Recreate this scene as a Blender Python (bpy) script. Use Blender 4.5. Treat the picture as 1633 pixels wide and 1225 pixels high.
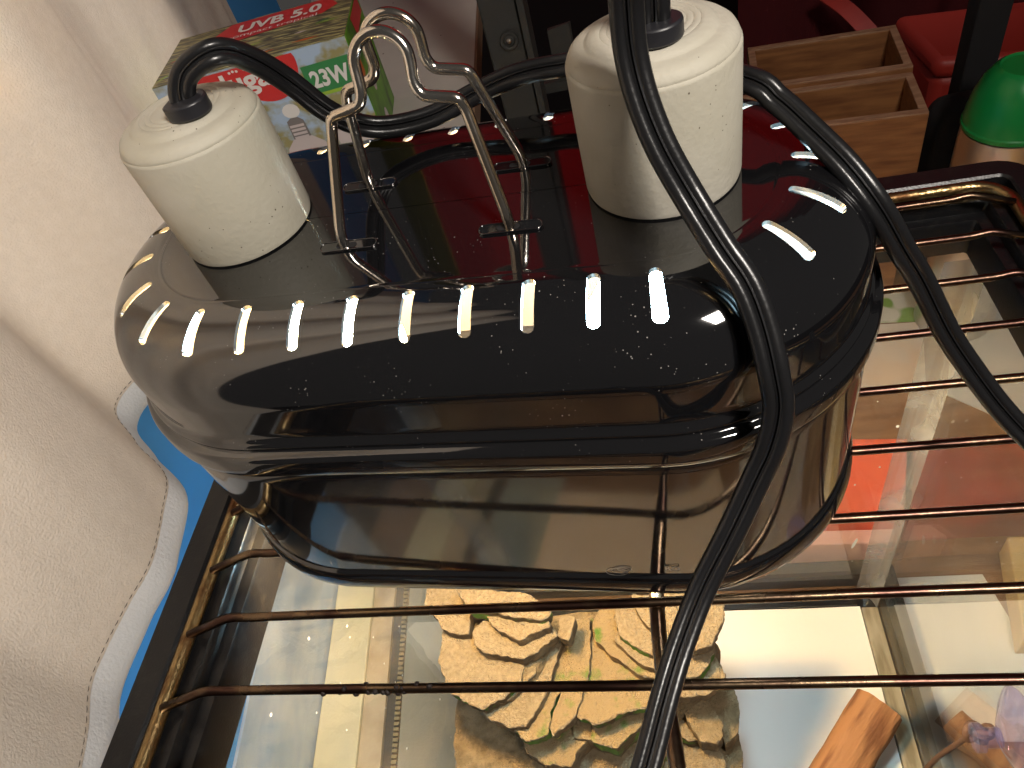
import bpy, bmesh, math, random
from mathutils import Vector, Matrix, noise
random.seed(7)
for o in list(bpy.data.objects): bpy.data.objects.remove(o)
scene = bpy.context.scene
S = 1.3                       # metres per modelling unit
PI = math.pi

# ------------------------------------------------------------------ camera
cam_d = bpy.data.cameras.new('camera')
cam = bpy.data.objects.new('camera', cam_d)
scene.collection.objects.link(cam)
cam_d.sensor_fit = 'HORIZONTAL'; cam_d.sensor_width = 36.0; cam_d.lens = 25.3876
cam_d.clip_start = 0.01; cam_d.clip_end = 50
Rm = Matrix(((0.9718928504, 0.1035687370, 0.2114185518),
             (0.0618397280, 0.7541906704, -0.6537371649),
             (-0.2271566318, 0.6484365424, 0.7265878578)))
mw = Rm.to_4x4(); mw.translation = Vector((0.18576, -0.07300, 0.21445)) * S
cam.matrix_world = mw
scene.camera = cam
scene.render.resolution_x = 1024; scene.render.resolution_y = 768

# ------------------------------------------------------------------ world and lamps
w = bpy.data.worlds.new('World'); scene.world = w; w.use_nodes = True
bg = w.node_tree.nodes['Background']
bg.inputs[0].default_value = (1.0, 0.93, 0.86, 1); bg.inputs[1].default_value = 0.035

def area(name, loc, target, sx, sy, power, col):
    d = bpy.data.lights.new(name, 'AREA'); d.shape = 'RECTANGLE'
    d.size = sx * S; d.size_y = sy * S; d.energy = power; d.color = col
    o = bpy.data.objects.new(name, d); scene.collection.objects.link(o)
    o.location = Vector(loc) * S
    o.rotation_euler = (Vector(target) - Vector(loc)).to_track_quat('-Z', 'Y').to_euler()
    return o
# the room's ceiling lamp, above and in front of the table
area('room_lamp', (0.43, -0.25, 0.52), (0.05, 0.10, 0.05), 0.12, 0.12, 5.0, (1.0, 0.92, 0.83))
# daylight of the window behind the cream curtain
area('window_daylight', (-0.1447, 0.215, 0.365), (0.8553, 0.310, 0.365), 0.56, 0.77, 9.0, (1.0, 0.96, 0.91))
# unseen light added behind the drape so it glows red in the lid
area('drape_back_light', (0.30, 1.14, 0.72), (0.30, 0.0, 0.72), 1.0, 0.80, 18, (1.0, 0.95, 0.9))

scene.cycles.caustics_reflective = False; scene.cycles.caustics_refractive = False
scene.cycles.max_bounces = 10; scene.cycles.diffuse_bounces = 3; scene.cycles.glossy_bounces = 5; scene.cycles.transparent_max_bounces = 24

vs = scene.view_settings
vs.view_transform = 'Standard'; vs.look = 'None'; vs.exposure = 0.5; vs.gamma = 1
vs.use_curve_mapping = False

# ------------------------------------------------------------------ helpers
C = scene.collection
def link(nt, a, b): nt.links.new(a, b)

MATS = {}
def M(name, col, rough=0.5, metal=0.0, ior=1.5, col2=None, nscale=40, lo=0.4, hi=0.6, detail=4,
      bump=None, bscale=200, bdetail=3, specks=None, spscale=400, spth=0.08, stretch=None,
      trans=0.0, rough2=None, bdist=0.002, coat=0.0, coords='Object', sss=0.0):
    m = bpy.data.materials.new(name); m.use_nodes = True
    nt = m.node_tree; N = nt.nodes
    b = N['Principled BSDF']
    b.inputs['Base Color'].default_value = (*col, 1)
    b.inputs['Roughness'].default_value = rough
    b.inputs['Metallic'].default_value = metal
    b.inputs['IOR'].default_value = ior
    if coat: b.inputs['Coat Weight'].default_value = coat; b.inputs['Coat Roughness'].default_value = 0.08
    tc = N.new('ShaderNodeTexCoord'); src = tc.outputs[coords]
    if stretch:
        mp = N.new('ShaderNodeMapping'); mp.inputs['Scale'].default_value = stretch
        link(nt, src, mp.inputs[0]); src = mp.outputs[0]
    cur = None
    if col2:
        n = N.new('ShaderNodeTexNoise'); n.inputs['Scale'].default_value = nscale; n.inputs['Detail'].default_value = detail
        link(nt, src, n.inputs['Vector'])
        r = N.new('ShaderNodeMapRange'); r.inputs[1].default_value = lo; r.inputs[2].default_value = hi
        link(nt, n.outputs[0], r.inputs[0])
        mx = N.new('ShaderNodeMix'); mx.data_type = 'RGBA'
        mx.inputs[6].default_value = (*col, 1); mx.inputs[7].default_value = (*col2, 1)
        link(nt, r.outputs[0], mx.inputs[0]); cur = mx.outputs[2]
        link(nt, cur, b.inputs['Base Color'])
        if rough2 is not None:
            r2 = N.new('ShaderNodeMapRange'); r2.inputs[3].default_value = rough; r2.inputs[4].default_value = rough2
            link(nt, r.outputs[0], r2.inputs[0]); link(nt, r2.outputs[0], b.inputs['Roughness'])
    if specks:
        v = N.new('ShaderNodeTexVoronoi'); v.inputs['Scale'].default_value = spscale
        link(nt, src, v.inputs['Vector'])
        n2 = N.new('ShaderNodeTexNoise'); n2.inputs['Scale'].default_value = spscale * 0.12; link(nt, src, n2.inputs['Vector'])
        th = N.new('ShaderNodeMapRange'); th.inputs[1].default_value = 0.40; th.inputs[2].default_value = 0.80
        th.inputs[3].default_value = 0; th.inputs[4].default_value = spth; link(nt, n2.outputs[0], th.inputs[0])
        lt = N.new('ShaderNodeMath'); lt.operation = 'LESS_THAN'; link(nt, v.outputs['Distance'], lt.inputs[0]); link(nt, th.outputs[0], lt.inputs[1])
        mx = N.new('ShaderNodeMix'); mx.data_type = 'RGBA'
        mx.inputs[6].default_value = (*col, 1); mx.inputs[7].default_value = (*specks, 1)
        if cur: link(nt, cur, mx.inputs[6])
        link(nt, lt.outputs[0], mx.inputs[0]); link(nt, mx.outputs[2], b.inputs['Base Color'])
    if bump:
        n = N.new('ShaderNodeTexNoise'); n.inputs['Scale'].default_value = bscale; n.inputs['Detail'].default_value = bdetail
        link(nt, src, n.inputs['Vector'])
        bp = N.new('ShaderNodeBump'); bp.inputs['Strength'].default_value = bump; bp.inputs['Distance'].default_value = bdist
        link(nt, n.outputs[0], bp.inputs['Height']); link(nt, bp.outputs[0], b.inputs['Normal'])
    if trans:
        t = N.new('ShaderNodeBsdfTranslucent'); t.inputs[0].default_value = (*col, 1)
        ms = N.new('ShaderNodeMixShader'); ms.inputs[0].default_value = trans
        out = N['Material Output']
        link(nt, b.outputs[0], ms.inputs[1]); link(nt, t.outputs[0], ms.inputs[2]); link(nt, ms.outputs[0], out.inputs[0])
    MATS[name] = m
    return m

def emit_mat(name, col, strength):
    m = bpy.data.materials.new(name); m.use_nodes = True
    nt = m.node_tree; nt.nodes.clear()
    e = nt.nodes.new('ShaderNodeEmission'); e.inputs[0].default_value = (*col, 1); e.inputs[1].default_value = strength
    o = nt.nodes.new('ShaderNodeOutputMaterial'); link(nt, e.outputs[0], o.inputs[0])
    MATS[name] = m; return m

def glass_mat(name, tint, dirt=0.0, dscale=14, dcol=(0.8, 0.8, 0.78), ior=1.5, rough=0.01):
    m = bpy.data.materials.new(name); m.use_nodes = True
    nt = m.node_tree; N = nt.nodes; N.clear()
    out = N.new('ShaderNodeOutputMaterial')
    tr = N.new('ShaderNodeBsdfTransparent'); tr.inputs[0].default_value = (*tint, 1)
    gl = N.new('ShaderNodeBsdfGlossy'); gl.inputs['Roughness'].default_value = rough
    fr = N.new('ShaderNodeFresnel')
    ge = N.new('ShaderNodeNewGeometry'); mr = N.new('ShaderNodeMapRange')     # the far face of a thin pane reflects like the near one
    mr.inputs[3].default_value = ior; mr.inputs[4].default_value = 1 / ior
    link(nt, ge.outputs['Backfacing'], mr.inputs[0]); link(nt, mr.outputs[0], fr.inputs[0])
    mx = N.new('ShaderNodeMixShader'); link(nt, fr.outputs[0], mx.inputs[0]); link(nt, tr.outputs[0], mx.inputs[1]); link(nt, gl.outputs[0], mx.inputs[2])
    last = mx.outputs[0]
    if dirt:
        tc = N.new('ShaderNodeTexCoord')
        n = N.new('ShaderNodeTexNoise'); n.inputs['Scale'].default_value = dscale; n.inputs['Detail'].default_value = 5
        n.inputs['Distortion'].default_value = 1.2
        link(nt, tc.outputs['Object'], n.inputs['Vector'])
        r = N.new('ShaderNodeMapRange'); r.inputs[1].default_value = 0.42; r.inputs[2].default_value = 0.75; r.inputs[3].default_value = dirt * 0.25; r.inputs[4].default_value = dirt
        link(nt, n.outputs[0], r.inputs[0])
        df = N.new('ShaderNodeBsdfDiffuse'); df.inputs[0].default_value = (*dcol, 1)
        tl = N.new('ShaderNodeBsdfTranslucent'); tl.inputs[0].default_value = (*dcol, 1)
        dd = N.new('ShaderNodeMixShader'); dd.inputs[0].default_value = 0.5
        link(nt, df.outputs[0], dd.inputs[1]); link(nt, tl.outputs[0], dd.inputs[2])
        m2 = N.new('ShaderNodeMixShader'); link(nt, r.outputs[0], m2.inputs[0]); link(nt, last, m2.inputs[1]); link(nt, dd.outputs[0], m2.inputs[2])
        last = m2.outputs[0]
    link(nt, last, out.inputs[0])
    MATS[name] = m; return m

class MB:
    """collects geometry in modelling units, builds one mesh object"""
    def __init__(s): s.v = []; s.f = []; s.mi = []; s.n = None
    def add(s, vs, fs, mi=0):
        o = len(s.v); s.v += [tuple(x) for x in vs]
        for f in fs: s.f.append([i + o for i in f]); s.mi.append(mi)
        return s
    def box(s, x0, x1, y0, y1, z0, z1, mi=0, T=None):
        vs = [(x, y, z) for z in (z0, z1) for y in (y0, y1) for x in (x0, x1)]
        if T: vs = [tuple(T @ Vector(q)) for q in vs]
        return s.add(vs, [(0, 2, 3, 1), (4, 5, 7, 6), (0, 1, 5, 4), (2, 6, 7, 3), (0, 4, 6, 2), (1, 3, 7, 5)], mi)
    def prism(s, poly, z0, z1, mi=0, T=None):
        n = len(poly)
        vs = [(x, y, z0) for x, y in poly] + [(x, y, z1) for x, y in poly]
        if T: vs = [tuple(T @ Vector(q)) for q in vs]
        fs = [tuple(range(n))[::-1], tuple(range(n, 2 * n))] + [(i, (i + 1) % n, n + (i + 1) % n, n + i) for i in range(n)]
        return s.add(vs, fs, mi)
    def sweep(s, pts, section, side=None, closed=False, caps=True, mi=0, scale=None):
        """section: list of (a,b); a along the side vector, b along normal"""
        P = [Vector(q) for q in pts]; n = len(P); k = len(section)
        T = []
        for i in range(n):
            if closed: t = P[(i + 1) % n] - P[i - 1]
            else: t = P[min(i + 1, n - 1)] - P[max(i - 1, 0)]
            T.append(t.normalized())
        if side is None:
            up = Vector((0, 0, 1)) if abs(T[0].z) < 0.9 else Vector((0, 1, 0))
            a = T[0].cross(up).normalized(); A = [a]
            for i in range(1, n):
                a = A[-1] - T[i] * A[-1].dot(T[i]); A.append(a.normalized())
        else:
            A = []
            for i in range(n):
                sd = Vector(side[i] if isinstance(side, list) else side)
                a = sd - T[i] * sd.dot(T[i]); A.append(a.normalized())
        vs = []
        for i in range(n):
            b = T[i].cross(A[i]); sc = scale[i] if scale else 1
            for (x, y) in section: vs.append(P[i] + A[i] * x * sc + b * y * sc)
        fs = []
        for i in range(n if closed else n - 1):
            j = (i + 1) % n
            for q in range(k):
                r = (q + 1) % k
                fs.append((i * k + q, j * k + q, j * k + r, i * k + r))
        if caps and not closed:
            fs.append(tuple(range(k))); fs.append(tuple(range((n - 1) * k, n * k))[::-1])
        return s.add(vs, fs, mi)
    def tube(s, pts, r, n=10, closed=False, mi=0, scale=None):
        return s.sweep(pts, [(r * math.cos(2 * PI * i / n), r * math.sin(2 * PI * i / n)) for i in range(n)], None, closed, True, mi, scale)
    def lathe(s, prof, c=(0, 0, 0), n=48, mi=0, T=None):
        vs = []; k = len(prof)
        for (r, z) in prof:
            for i in range(n):
                a = 2 * PI * i / n; q = Vector((r * math.cos(a), r * math.sin(a), z))
                if T: q = T @ q
                vs.append(q + Vector(c))
        fs = []
        for j in range(k - 1):
            for i in range(n):
                i2 = (i + 1) % n
                fs.append((j * n + i, j * n + i2, (j + 1) * n + i2, (j + 1) * n + i))
        return s.add(vs, fs, mi)
    def build(s, name, mats, parent=None, smooth=False, angle=None, loc=None, fixn=True):
        if not isinstance(mats, (list, tuple)): mats = [mats]
        org = Vector(loc) if loc else (Vector(parent['_o']) if parent is not None and '_o' in parent else Vector((0, 0, 0)))
        me = bpy.data.meshes.new(name)
        me.from_pydata([tuple((Vector(q) - org) * S) for q in s.v], [], s.f)
        for m in mats: me.materials.append(MATS[m] if isinstance(m, str) else m)
        me.polygons.foreach_set('material_index', s.mi)
        if fixn:
            bm = bmesh.new(); bm.from_mesh(me); bmesh.ops.recalc_face_normals(bm, faces=bm.faces); bm.to_mesh(me); bm.free()
        if smooth:
            me.polygons.foreach_set('use_smooth', [True] * len(me.polygons))
            if angle: me.set_sharp_from_angle(angle=math.radians(angle))
        o = bpy.data.objects.new(name, me); C.objects.link(o)
        if parent is not None: o.parent = parent
        o['_o'] = list(org)
        if parent is None: o.location = org * S
        return o

def smooth_pts(pts, n=6):
    """Catmull-Rom"""
    P = [Vector(q) for q in pts]; out = []
    P = [2 * P[0] - P[1]] + P + [2 * P[-1] - P[-2]]
    for i in range(1, len(P) - 2):
        for j in range(n):
            t = j / n; a, b, c, d = P[i - 1], P[i], P[i + 1], P[i + 2]
            out.append(0.5 * ((2 * b) + (c - a) * t + (2 * a - 5 * b + 4 * c - d) * t * t + (-a + 3 * b - 3 * c + d) * t ** 3))
    out.append(P[-2]); return out

def bevel_path(pts, r, n=5):
    """round the corners of a polyline"""
    P = [Vector(q) for q in pts]; out = [P[0]]
    for i in range(1, len(P) - 1):
        a = P[i - 1] - P[i]; b = P[i + 1] - P[i]
        d = min(r, a.length * 0.48, b.length * 0.48)
        p0 = P[i] + a.normalized() * d; p1 = P[i] + b.normalized() * d
        for j in range(n + 1):
            t = j / n; out.append(p0 * (1 - t) ** 2 + P[i] * 2 * t * (1 - t) + p1 * t * t)
    out.append(P[-1]); return out

def thing(name, label, cat, loc=(0, 0, 0), group=None):
    o = bpy.data.objects.new(name, None); C.objects.link(o)
    o.empty_display_size = 0.02; o.location = Vector(loc) * S; o['_o'] = list(loc)
    o['label'] = label; o['category'] = cat
    if group: o['group'] = group
    return o
def tag(o, label, cat, group=None):
    o['label'] = label; o['category'] = cat
    if group: o['group'] = group
    return o
def struct(o): o['kind'] = 'structure'; return o
def bevel(o, w, seg=2):
    m = o.modifiers.new('bevel', 'BEVEL'); m.width = w * S; m.segments = seg; m.limit_method = 'ANGLE'; m.angle_limit = math.radians(40)
    o.data.polygons.foreach_set('use_smooth', [True] * len(o.data.polygons)); o.data.set_sharp_from_angle(angle=math.radians(50))
    return o
def text(name, body, height, mat, parent, X, Y, org, bold=0.0, extrude=0.00008, shear=0.0, width=None):
    """lettering as mesh; X, Y unit vectors of the face, org its lower left corner (modelling units)"""
    cu = bpy.data.curves.new(name, 'FONT'); cu.body = body; cu.size = 1.0; cu.offset = bold; cu.shear = shear
    cu.resolution_u = 3
    ob = bpy.data.objects.new(name, cu); C.objects.link(ob)
    dg = bpy.context.evaluated_depsgraph_get(); me = bpy.data.meshes.new_from_object(ob.evaluated_get(dg))
    bpy.data.objects.remove(ob)
    X = Vector(X); Y = Vector(Y); Z = X.cross(Y)
    ys = [v.co.y for v in me.vertices]; xs = [v.co.x for v in me.vertices]
    k = height / 0.7; kx = k
    if width: kx = width / (max(xs) - min(xs))
    po = Vector(parent['_o'])
    for v in me.vertices:
        q = Vector(org) + X * ((v.co.x - min(xs)) * kx) + Y * (v.co.y * k) + Z * extrude
        v.co = (q - po) * S
    me.materials.append(MATS[mat]); o = bpy.data.objects.new(name, me); C.objects.link(o); o.parent = parent; o['_o'] = list(po)
    return o
# ------------------------------------------------------------------ materials
M('black_enamel', (0.006, 0.006, 0.007), 0.05, ior=2.1, specks=(0.35, 0.33, 0.31), spscale=560, spth=0.15)
M('black_enamel_clean', (0.006, 0.006, 0.007), 0.07, ior=2.2)
M('lining_grey', (0.032, 0.032, 0.032), 0.45, metal=0.0)
M('ceramic', (0.54, 0.51, 0.435), 0.6, ior=1.45, col2=(0.47, 0.44, 0.355), nscale=24, specks=(0.13, 0.11, 0.08), spscale=360, spth=0.17, bump=0.12, bscale=500)
M('cord_rubber', (0.010, 0.010, 0.011), 0.30, ior=1.55, bump=0.05, bscale=700)
M('relief_plastic', (0.018, 0.018, 0.022), 0.38)
M('handle_wire', (0.82, 0.78, 0.72), 0.15, metal=1.0, col2=(0.70, 0.60, 0.48), nscale=35, bump=0.03, bscale=600)
M('rack_steel', (0.085, 0.045, 0.034), 0.30, metal=1.0, col2=(0.28, 0.20, 0.12), nscale=38, lo=0.45, hi=0.70, bump=0.15, bscale=260, bdist=0.0008, rough2=0.24)
M('rack_rod_rust', (0.40, 0.28, 0.13), 0.30, metal=1.0, col2=(0.16, 0.08, 0.035), nscale=60, lo=0.48, hi=0.62, bump=0.3, bscale=300, rough2=0.5)
M('rim_plastic', (0.007, 0.007, 0.008), 0.30, ior=1.45, bump=0.10, bscale=900, col2=(0.016, 0.015, 0.014), nscale=180, lo=0.55, hi=0.75)
M('crust', (0.018, 0.010, 0.008), 0.6, bump=0.6, bscale=500)
glass_mat('tank_glass', (0.985, 0.99, 0.985), dirt=0.035, dscale=16)
glass_mat('side_glass', (0.96, 0.975, 0.965), dirt=0.03, dscale=16, ior=1.95)
glass_mat('stained_glass', (0.97, 0.985, 0.985), dirt=0.09, dscale=11, dcol=(0.72, 0.76, 0.82))
glass_mat('silicone', (0.93, 0.94, 0.93), dirt=0.70, dscale=9, dcol=(0.70, 0.72, 0.74), rough=0.08)
M('seam_brown', (0.34, 0.30, 0.22), 0.3, col2=(0.20, 0.17, 0.11), nscale=18, stretch=(6, 1, 1))
M('floor_paper', (0.80, 0.78, 0.74), 0.75, bump=0.08, bscale=30)
M('curtain_cloth', (0.78, 0.70, 0.61), 0.92, col2=(0.71, 0.63, 0.54), nscale=160, lo=0.3, hi=0.7, bump=0.9, bscale=800, bdetail=4, bdist=0.0009, trans=0.27)
M('hem_cloth', (0.68, 0.67, 0.655), 0.9, bump=0.4, bscale=500, trans=0.3)
M('thread', (0.16, 0.13, 0.10), 0.9)
M('blue_paint', (0.055, 0.27, 0.62), 0.6, bump=0.05, bscale=200)
M('grey_board', (0.40, 0.38, 0.30), 0.6, col2=(0.34, 0.33, 0.27), nscale=12)
M('blue_wall_lit_tone', (0.42, 0.48, 0.57), 0.6, col2=(0.26, 0.36, 0.52), nscale=14, lo=0.35, hi=0.65, detail=6, stretch=(1, 1, 2.4))  # blue wall's lower part, paled by lamp light put into the colour
M('cream_paint', (0.74, 0.66, 0.44), 0.5, bump=0.1, bscale=120)
M('tan_strip', (0.50, 0.38, 0.24), 0.6, col2=(0.62, 0.49, 0.33), nscale=30)
M('dark_strip', (0.07, 0.055, 0.035), 0.6)
M('ribbed_brass', (0.45, 0.33, 0.14), 0.35, metal=0.6)
M('table_wood', (0.20, 0.095, 0.040), 0.42, col2=(0.34, 0.18, 0.085), nscale=9, detail=6, stretch=(1, 6, 6), lo=0.35, hi=0.7)
M('box_wood', (0.33, 0.14, 0.048), 0.55, col2=(0.18, 0.068, 0.024), nscale=14, detail=6, stretch=(1.2, 5, 9), lo=0.35, hi=0.7, bump=0.1, bscale=120)
M('box_wood_edge', (0.42, 0.25, 0.15), 0.6, col2=(0.30, 0.16, 0.09), nscale=30, stretch=(1, 5, 5))
M('board_white', (0.52, 0.50, 0.46), 0.6, specks=(0.05, 0.03, 0.02), spscale=60, spth=0.17, col2=(0.47, 0.45, 0.41), nscale=8)
M('tan_carpet', (0.56, 0.40, 0.25), 0.9, col2=(0.48, 0.33, 0.20), nscale=40, bump=0.4, bscale=300)
M('board_edge', (0.20, 0.13, 0.08), 0.7)
M('black_metal', (0.022, 0.022, 0.020), 0.55, bump=0.08, bscale=600)
M('screw_steel', (0.30, 0.29, 0.27), 0.3, metal=1.0)
M('black_cloth', (0.010, 0.009, 0.010), 0.95)
M('red_cloth', (0.36, 0.045, 0.055), 0.9, trans=0.5, bump=0.3, bscale=120)
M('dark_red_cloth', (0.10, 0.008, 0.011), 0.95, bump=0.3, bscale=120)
M('reflection_drape_olive', (0.16, 0.15, 0.02), 0.9, trans=0.5)
M('red_plastic', (0.40, 0.032, 0.022), 0.45)
M('red_card', (0.78, 0.13, 0.06), 0.55)
M('dull_red_card', (0.34, 0.045, 0.035), 0.45, col2=(0.24, 0.05, 0.035), nscale=14)
M('pink_card', (0.72, 0.40, 0.33), 0.5)
M('white_paper', (0.78, 0.77, 0.72), 0.7)
M('peach_paper', (0.74, 0.56, 0.40), 0.7, col2=(0.66, 0.62, 0.56), nscale=9)
M('leaflet', (0.66, 0.66, 0.58), 0.55, col2=(0.20, 0.38, 0.08), nscale=22, lo=0.52, hi=0.58, detail=1)
M('kraft_card', (0.56, 0.38, 0.16), 0.7, bump=0.1, bscale=90)
M('reflection_card_tan', (0.66, 0.47, 0.31), 0.7, bump=0.1, bscale=60)
M('green_plastic', (0.006, 0.22, 0.045), 0.28, ior=1.5)
M('steel_brushed', (0.74, 0.72, 0.70), 0.28, metal=1.0)
M('rock_stone', (0.18, 0.13, 0.072), 0.85, col2=(0.255, 0.195, 0.115), nscale=300, lo=0.30, hi=0.66, detail=8, bump=1.0, bscale=520, bdetail=9, bdist=0.0030)
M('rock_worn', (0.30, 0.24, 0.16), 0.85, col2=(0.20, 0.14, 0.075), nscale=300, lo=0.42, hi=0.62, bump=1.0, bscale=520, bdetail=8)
M('rock_moss_side_shade', (0.08, 0.055, 0.025), 0.9, col2=(0.07, 0.16, 0.012), nscale=70, lo=0.46, hi=0.56, bump=0.9, bscale=300)  # green moss over brown darkened by painted crevice shade
M('rock_stone_mossy', (0.24, 0.17, 0.085), 0.85, col2=(0.07, 0.14, 0.014), nscale=55, lo=0.56, hi=0.70, detail=6, bump=1.0, bscale=520, bdetail=9, bdist=0.0030)
M('rock_stone_dark', (0.24, 0.175, 0.095), 0.9, col2=(0.14, 0.10, 0.05), nscale=110, lo=0.38, hi=0.64, detail=7, bump=1.0, bscale=520, bdetail=9, bdist=0.0030)
M('rock_side_shade', (0.10, 0.066, 0.032), 0.9, col2=(0.22, 0.155, 0.08), nscale=60, lo=0.45, hi=0.7, bump=0.9, bscale=300, bdetail=8)  # slab sides darkened: shade between the layers put into the colour
M('driftwood', (0.40, 0.19, 0.08), 0.7, col2=(0.20, 0.08, 0.032), nscale=14, stretch=(9, 1.4, 5), lo=0.45, hi=0.62, detail=6, bump=0.6, bscale=60)
M('brown_cord', (0.085, 0.04, 0.022), 0.7, bump=0.5, bscale=600)
glass_mat('clear_vinyl', (0.86, 0.83, 0.96), dirt=0.16, dscale=60, dcol=(0.62, 0.58, 0.90), rough=0.05)
M('box_art_front', (0.38, 0.50, 0.66), 0.4, col2=(0.30, 0.27, 0.12), nscale=7, lo=0.42, hi=0.6, detail=3, coords='Generated')
M('box_art_top', (0.10, 0.09, 0.06), 0.4, col2=(0.46, 0.42, 0.18), nscale=9, lo=0.46, hi=0.62, detail=9, stretch=(1.0, 4.5, 1), coords='Generated')
M('box_art_side', (0.13, 0.34, 0.02), 0.4, col2=(0.03, 0.09, 0.012), nscale=3.2, lo=0.40, hi=0.66, detail=2, coords='Generated')
M('print_red', (0.56, 0.03, 0.03), 0.4)
M('print_green', (0.04, 0.22, 0.07), 0.4)
M('print_lime', (0.30, 0.48, 0.05), 0.4)
M('print_white', (0.72, 0.70, 0.68), 0.45)
M('print_pinkwhite', (0.55, 0.48, 0.47), 0.45)
M('print_grey', (0.20, 0.18, 0.17), 0.45)
M('print_orange', (0.60, 0.13, 0.02), 0.45)
M('faint_print', (0.28, 0.26, 0.23), 0.4)
emit_mat('bulb_warm', (1.0, 0.65, 0.27), 520)
emit_mat('bulb_cool', (0.55, 0.86, 1.0), 150)

mpn = [n for n in MATS['driftwood'].node_tree.nodes if n.type == 'MAPPING'][0]
mpn.vector_type = 'TEXTURE'; mpn.inputs['Rotation'].default_value = (0, 0, math.radians(49.7)); mpn.inputs['Scale'].default_value = (0.9, 0.12, 0.16)
# ------------------------------------------------------------------ setting: table, walls
TZ = -0.395
o = MB().box(-0.16, 0.95, -0.52, 0.76, TZ - 0.03, TZ).build('table_top', 'table_wood', loc=(0.2, 0.2, TZ)); struct(o)
wall = MB()
ang = 0.095
def wx(y): return -0.1305 - 0.095 * y
wv = [(wx(-0.14), -0.14), (wx(0.78), 0.78), (wx(0.78) - 0.03, 0.78), (wx(-0.14) - 0.03, -0.14)]
o = MB().prism(wv, -0.275, 0.9).build('wall_blue', 'blue_paint'); struct(o)
wv2 = [(x + 0.002 if i < 2 else x, y) for i, (x, y) in enumerate(wv)]
o = MB().prism(wv2, TZ - 0.6, -0.2755).build('wall_blue_lower', 'blue_wall_lit_tone'); struct(o)  # foot of the blue wall in its painted lit tone
# dark floor far below and dark rear wall
o = MB().box(-1.2, 2.2, -1.2, 2.2, -0.86, -0.83).build('floor', 'black_cloth'); struct(o)
o = MB().box(-0.30, 1.4, -1.3, -0.54, -0.829, -0.815).build('carpet', 'tan_carpet'); struct(o)
o = MB().box(-0.4, 2.2, 1.60, 1.63, -0.83, 1.4).build('wall_rear', 'black_cloth'); struct(o)

# strips along the foot of the blue wall
def strip(d0, d1, z0, z1, y0=-0.28, y1=0.60):
    return MB().prism([(wx(y0) + d0, y0), (wx(y1) + d0, y1), (wx(y1) + d1, y1), (wx(y0) + d1, y0)], z0, z1)
t = thing('skirting', 'cream painted skirting strip along the foot of the wall left of the tank', 'skirting', (-0.12, 0.15, TZ))
bevel(strip(0.004, 0.042, TZ + 0.001, TZ + 0.009).build('cream_board', 'cream_paint', t), 0.001)
strip(0.0425, 0.0625, TZ + 0.001, TZ + 0.006).build('tan_board', 'tan_strip', t)
strip(0.063, 0.071, TZ + 0.001, TZ + 0.003).build('dark_gap', 'dark_strip', t)
rb = MB()
for i in range(70):
    y = -0.05 + i * 0.0042; x = wx(y) + 0.0735
    rb.box(x - 0.0022, x + 0.0022, y, y + 0.0026, TZ + 0.001, TZ + 0.0055)
o = rb.build('ribbed_trim', 'ribbed_brass', t); o['kind'] = 'stuff'
strip(0.0765, 0.135, TZ + 0.001, TZ + 0.0035).build('grey_board', 'grey_board', t)

# ------------------------------------------------------------------ glass tank
TX0, TX1, TY0, TY1 = -0.006, 0.351, -0.134, 0.228
GX0, GX1, GY0, GY1, GF = 0.016, 0.328, -0.112, 0.199, -0.386
tank = thing('glass_tank', 'open glass reptile tank with black plastic rim under the wire rack', 'glass tank', ((TX0 + TX1) / 2, (TY0 + TY1) / 2, TZ))
def rrect(x0, x1, y0, y1, r, n=6):
    pts = []
    for cx, cy, a0 in ((x1 - r, y1 - r, 0), (x0 + r, y1 - r, 90), (x0 + r, y0 + r, 180), (x1 - r, y0 + r, 270)):
        for i in range(n + 1):
            a = math.radians(a0 + 90 * i / n); pts.append((cx + r * math.cos(a), cy + r * math.sin(a)))
    return pts
def ring_profile(prof, r0):
    mb = MB(); rows = []
    for d, z in prof:
        rr = max(r0 - d, 0.0016)
        rows.append([(x, y, z) for x, y in rrect(TX0 + d, TX1 - d, TY0 + d, TY1 - d, rr)])
    n = len(rows[0]); vs = [q for r in rows for q in r]; fs = []
    k = len(rows)
    for j in range(k):
        j2 = (j + 1) % k
        for i in range(n): fs.append((j * n + i, j * n + (i + 1) % n, j2 * n + (i + 1) % n, j2 * n + i))
    return mb.add(vs, fs)
o = ring_profile([(0, -0.034), (0, -0.006), (0.001, -0.0045), (0.0112, -0.0042), (0.0122, -0.0052), (0.0128, -0.0092), (0.0210, -0.0096),
                  (0.0216, -0.0104), (0.0222, -0.0150), (0.0265, -0.0155), (0.0272, -0.0170), (0.0274, -0.0330), (0.0250, -0.0335), (0.0250, -0.024), (0.006, -0.024), (0.004, -0.034)], 0.016).build('rim', 'rim_plastic', tank, smooth=True, angle=35)
o = ring_profile([(0.004, -0.3940), (0.004, -0.376), (0.014, -0.374), (0.0178, -0.374), (0.0178, -0.3940)], 0.012).build('base_frame', 'rim_plastic', tank, smooth=True, angle=35)
g = 0.0035; gt = -0.0245
MB().box(GX0 - g, GX0, GY0, GY1, GF - g, gt).build('pane', 'stained_glass', tank)
MB().box(GX1, GX1 + g, GY0, GY1, GF - g, gt).build('pane', 'side_glass', tank)
MB().box(GX0 - g, GX1 + g, GY1 + 0.0002, GY1 + g, GF - g, gt).build('pane', 'tank_glass', tank)
MB().box(GX0 - g, GX1 + g, GY0 - g, GY0 - 0.0002, GF - g, gt).build('pane', 'tank_glass', tank)
MB().box(GX0 + 0.0002, GX1 - 0.0002, GY0, GY1, GF - g, GF).build('bottom_pane', 'rim_plastic', tank)
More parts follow.
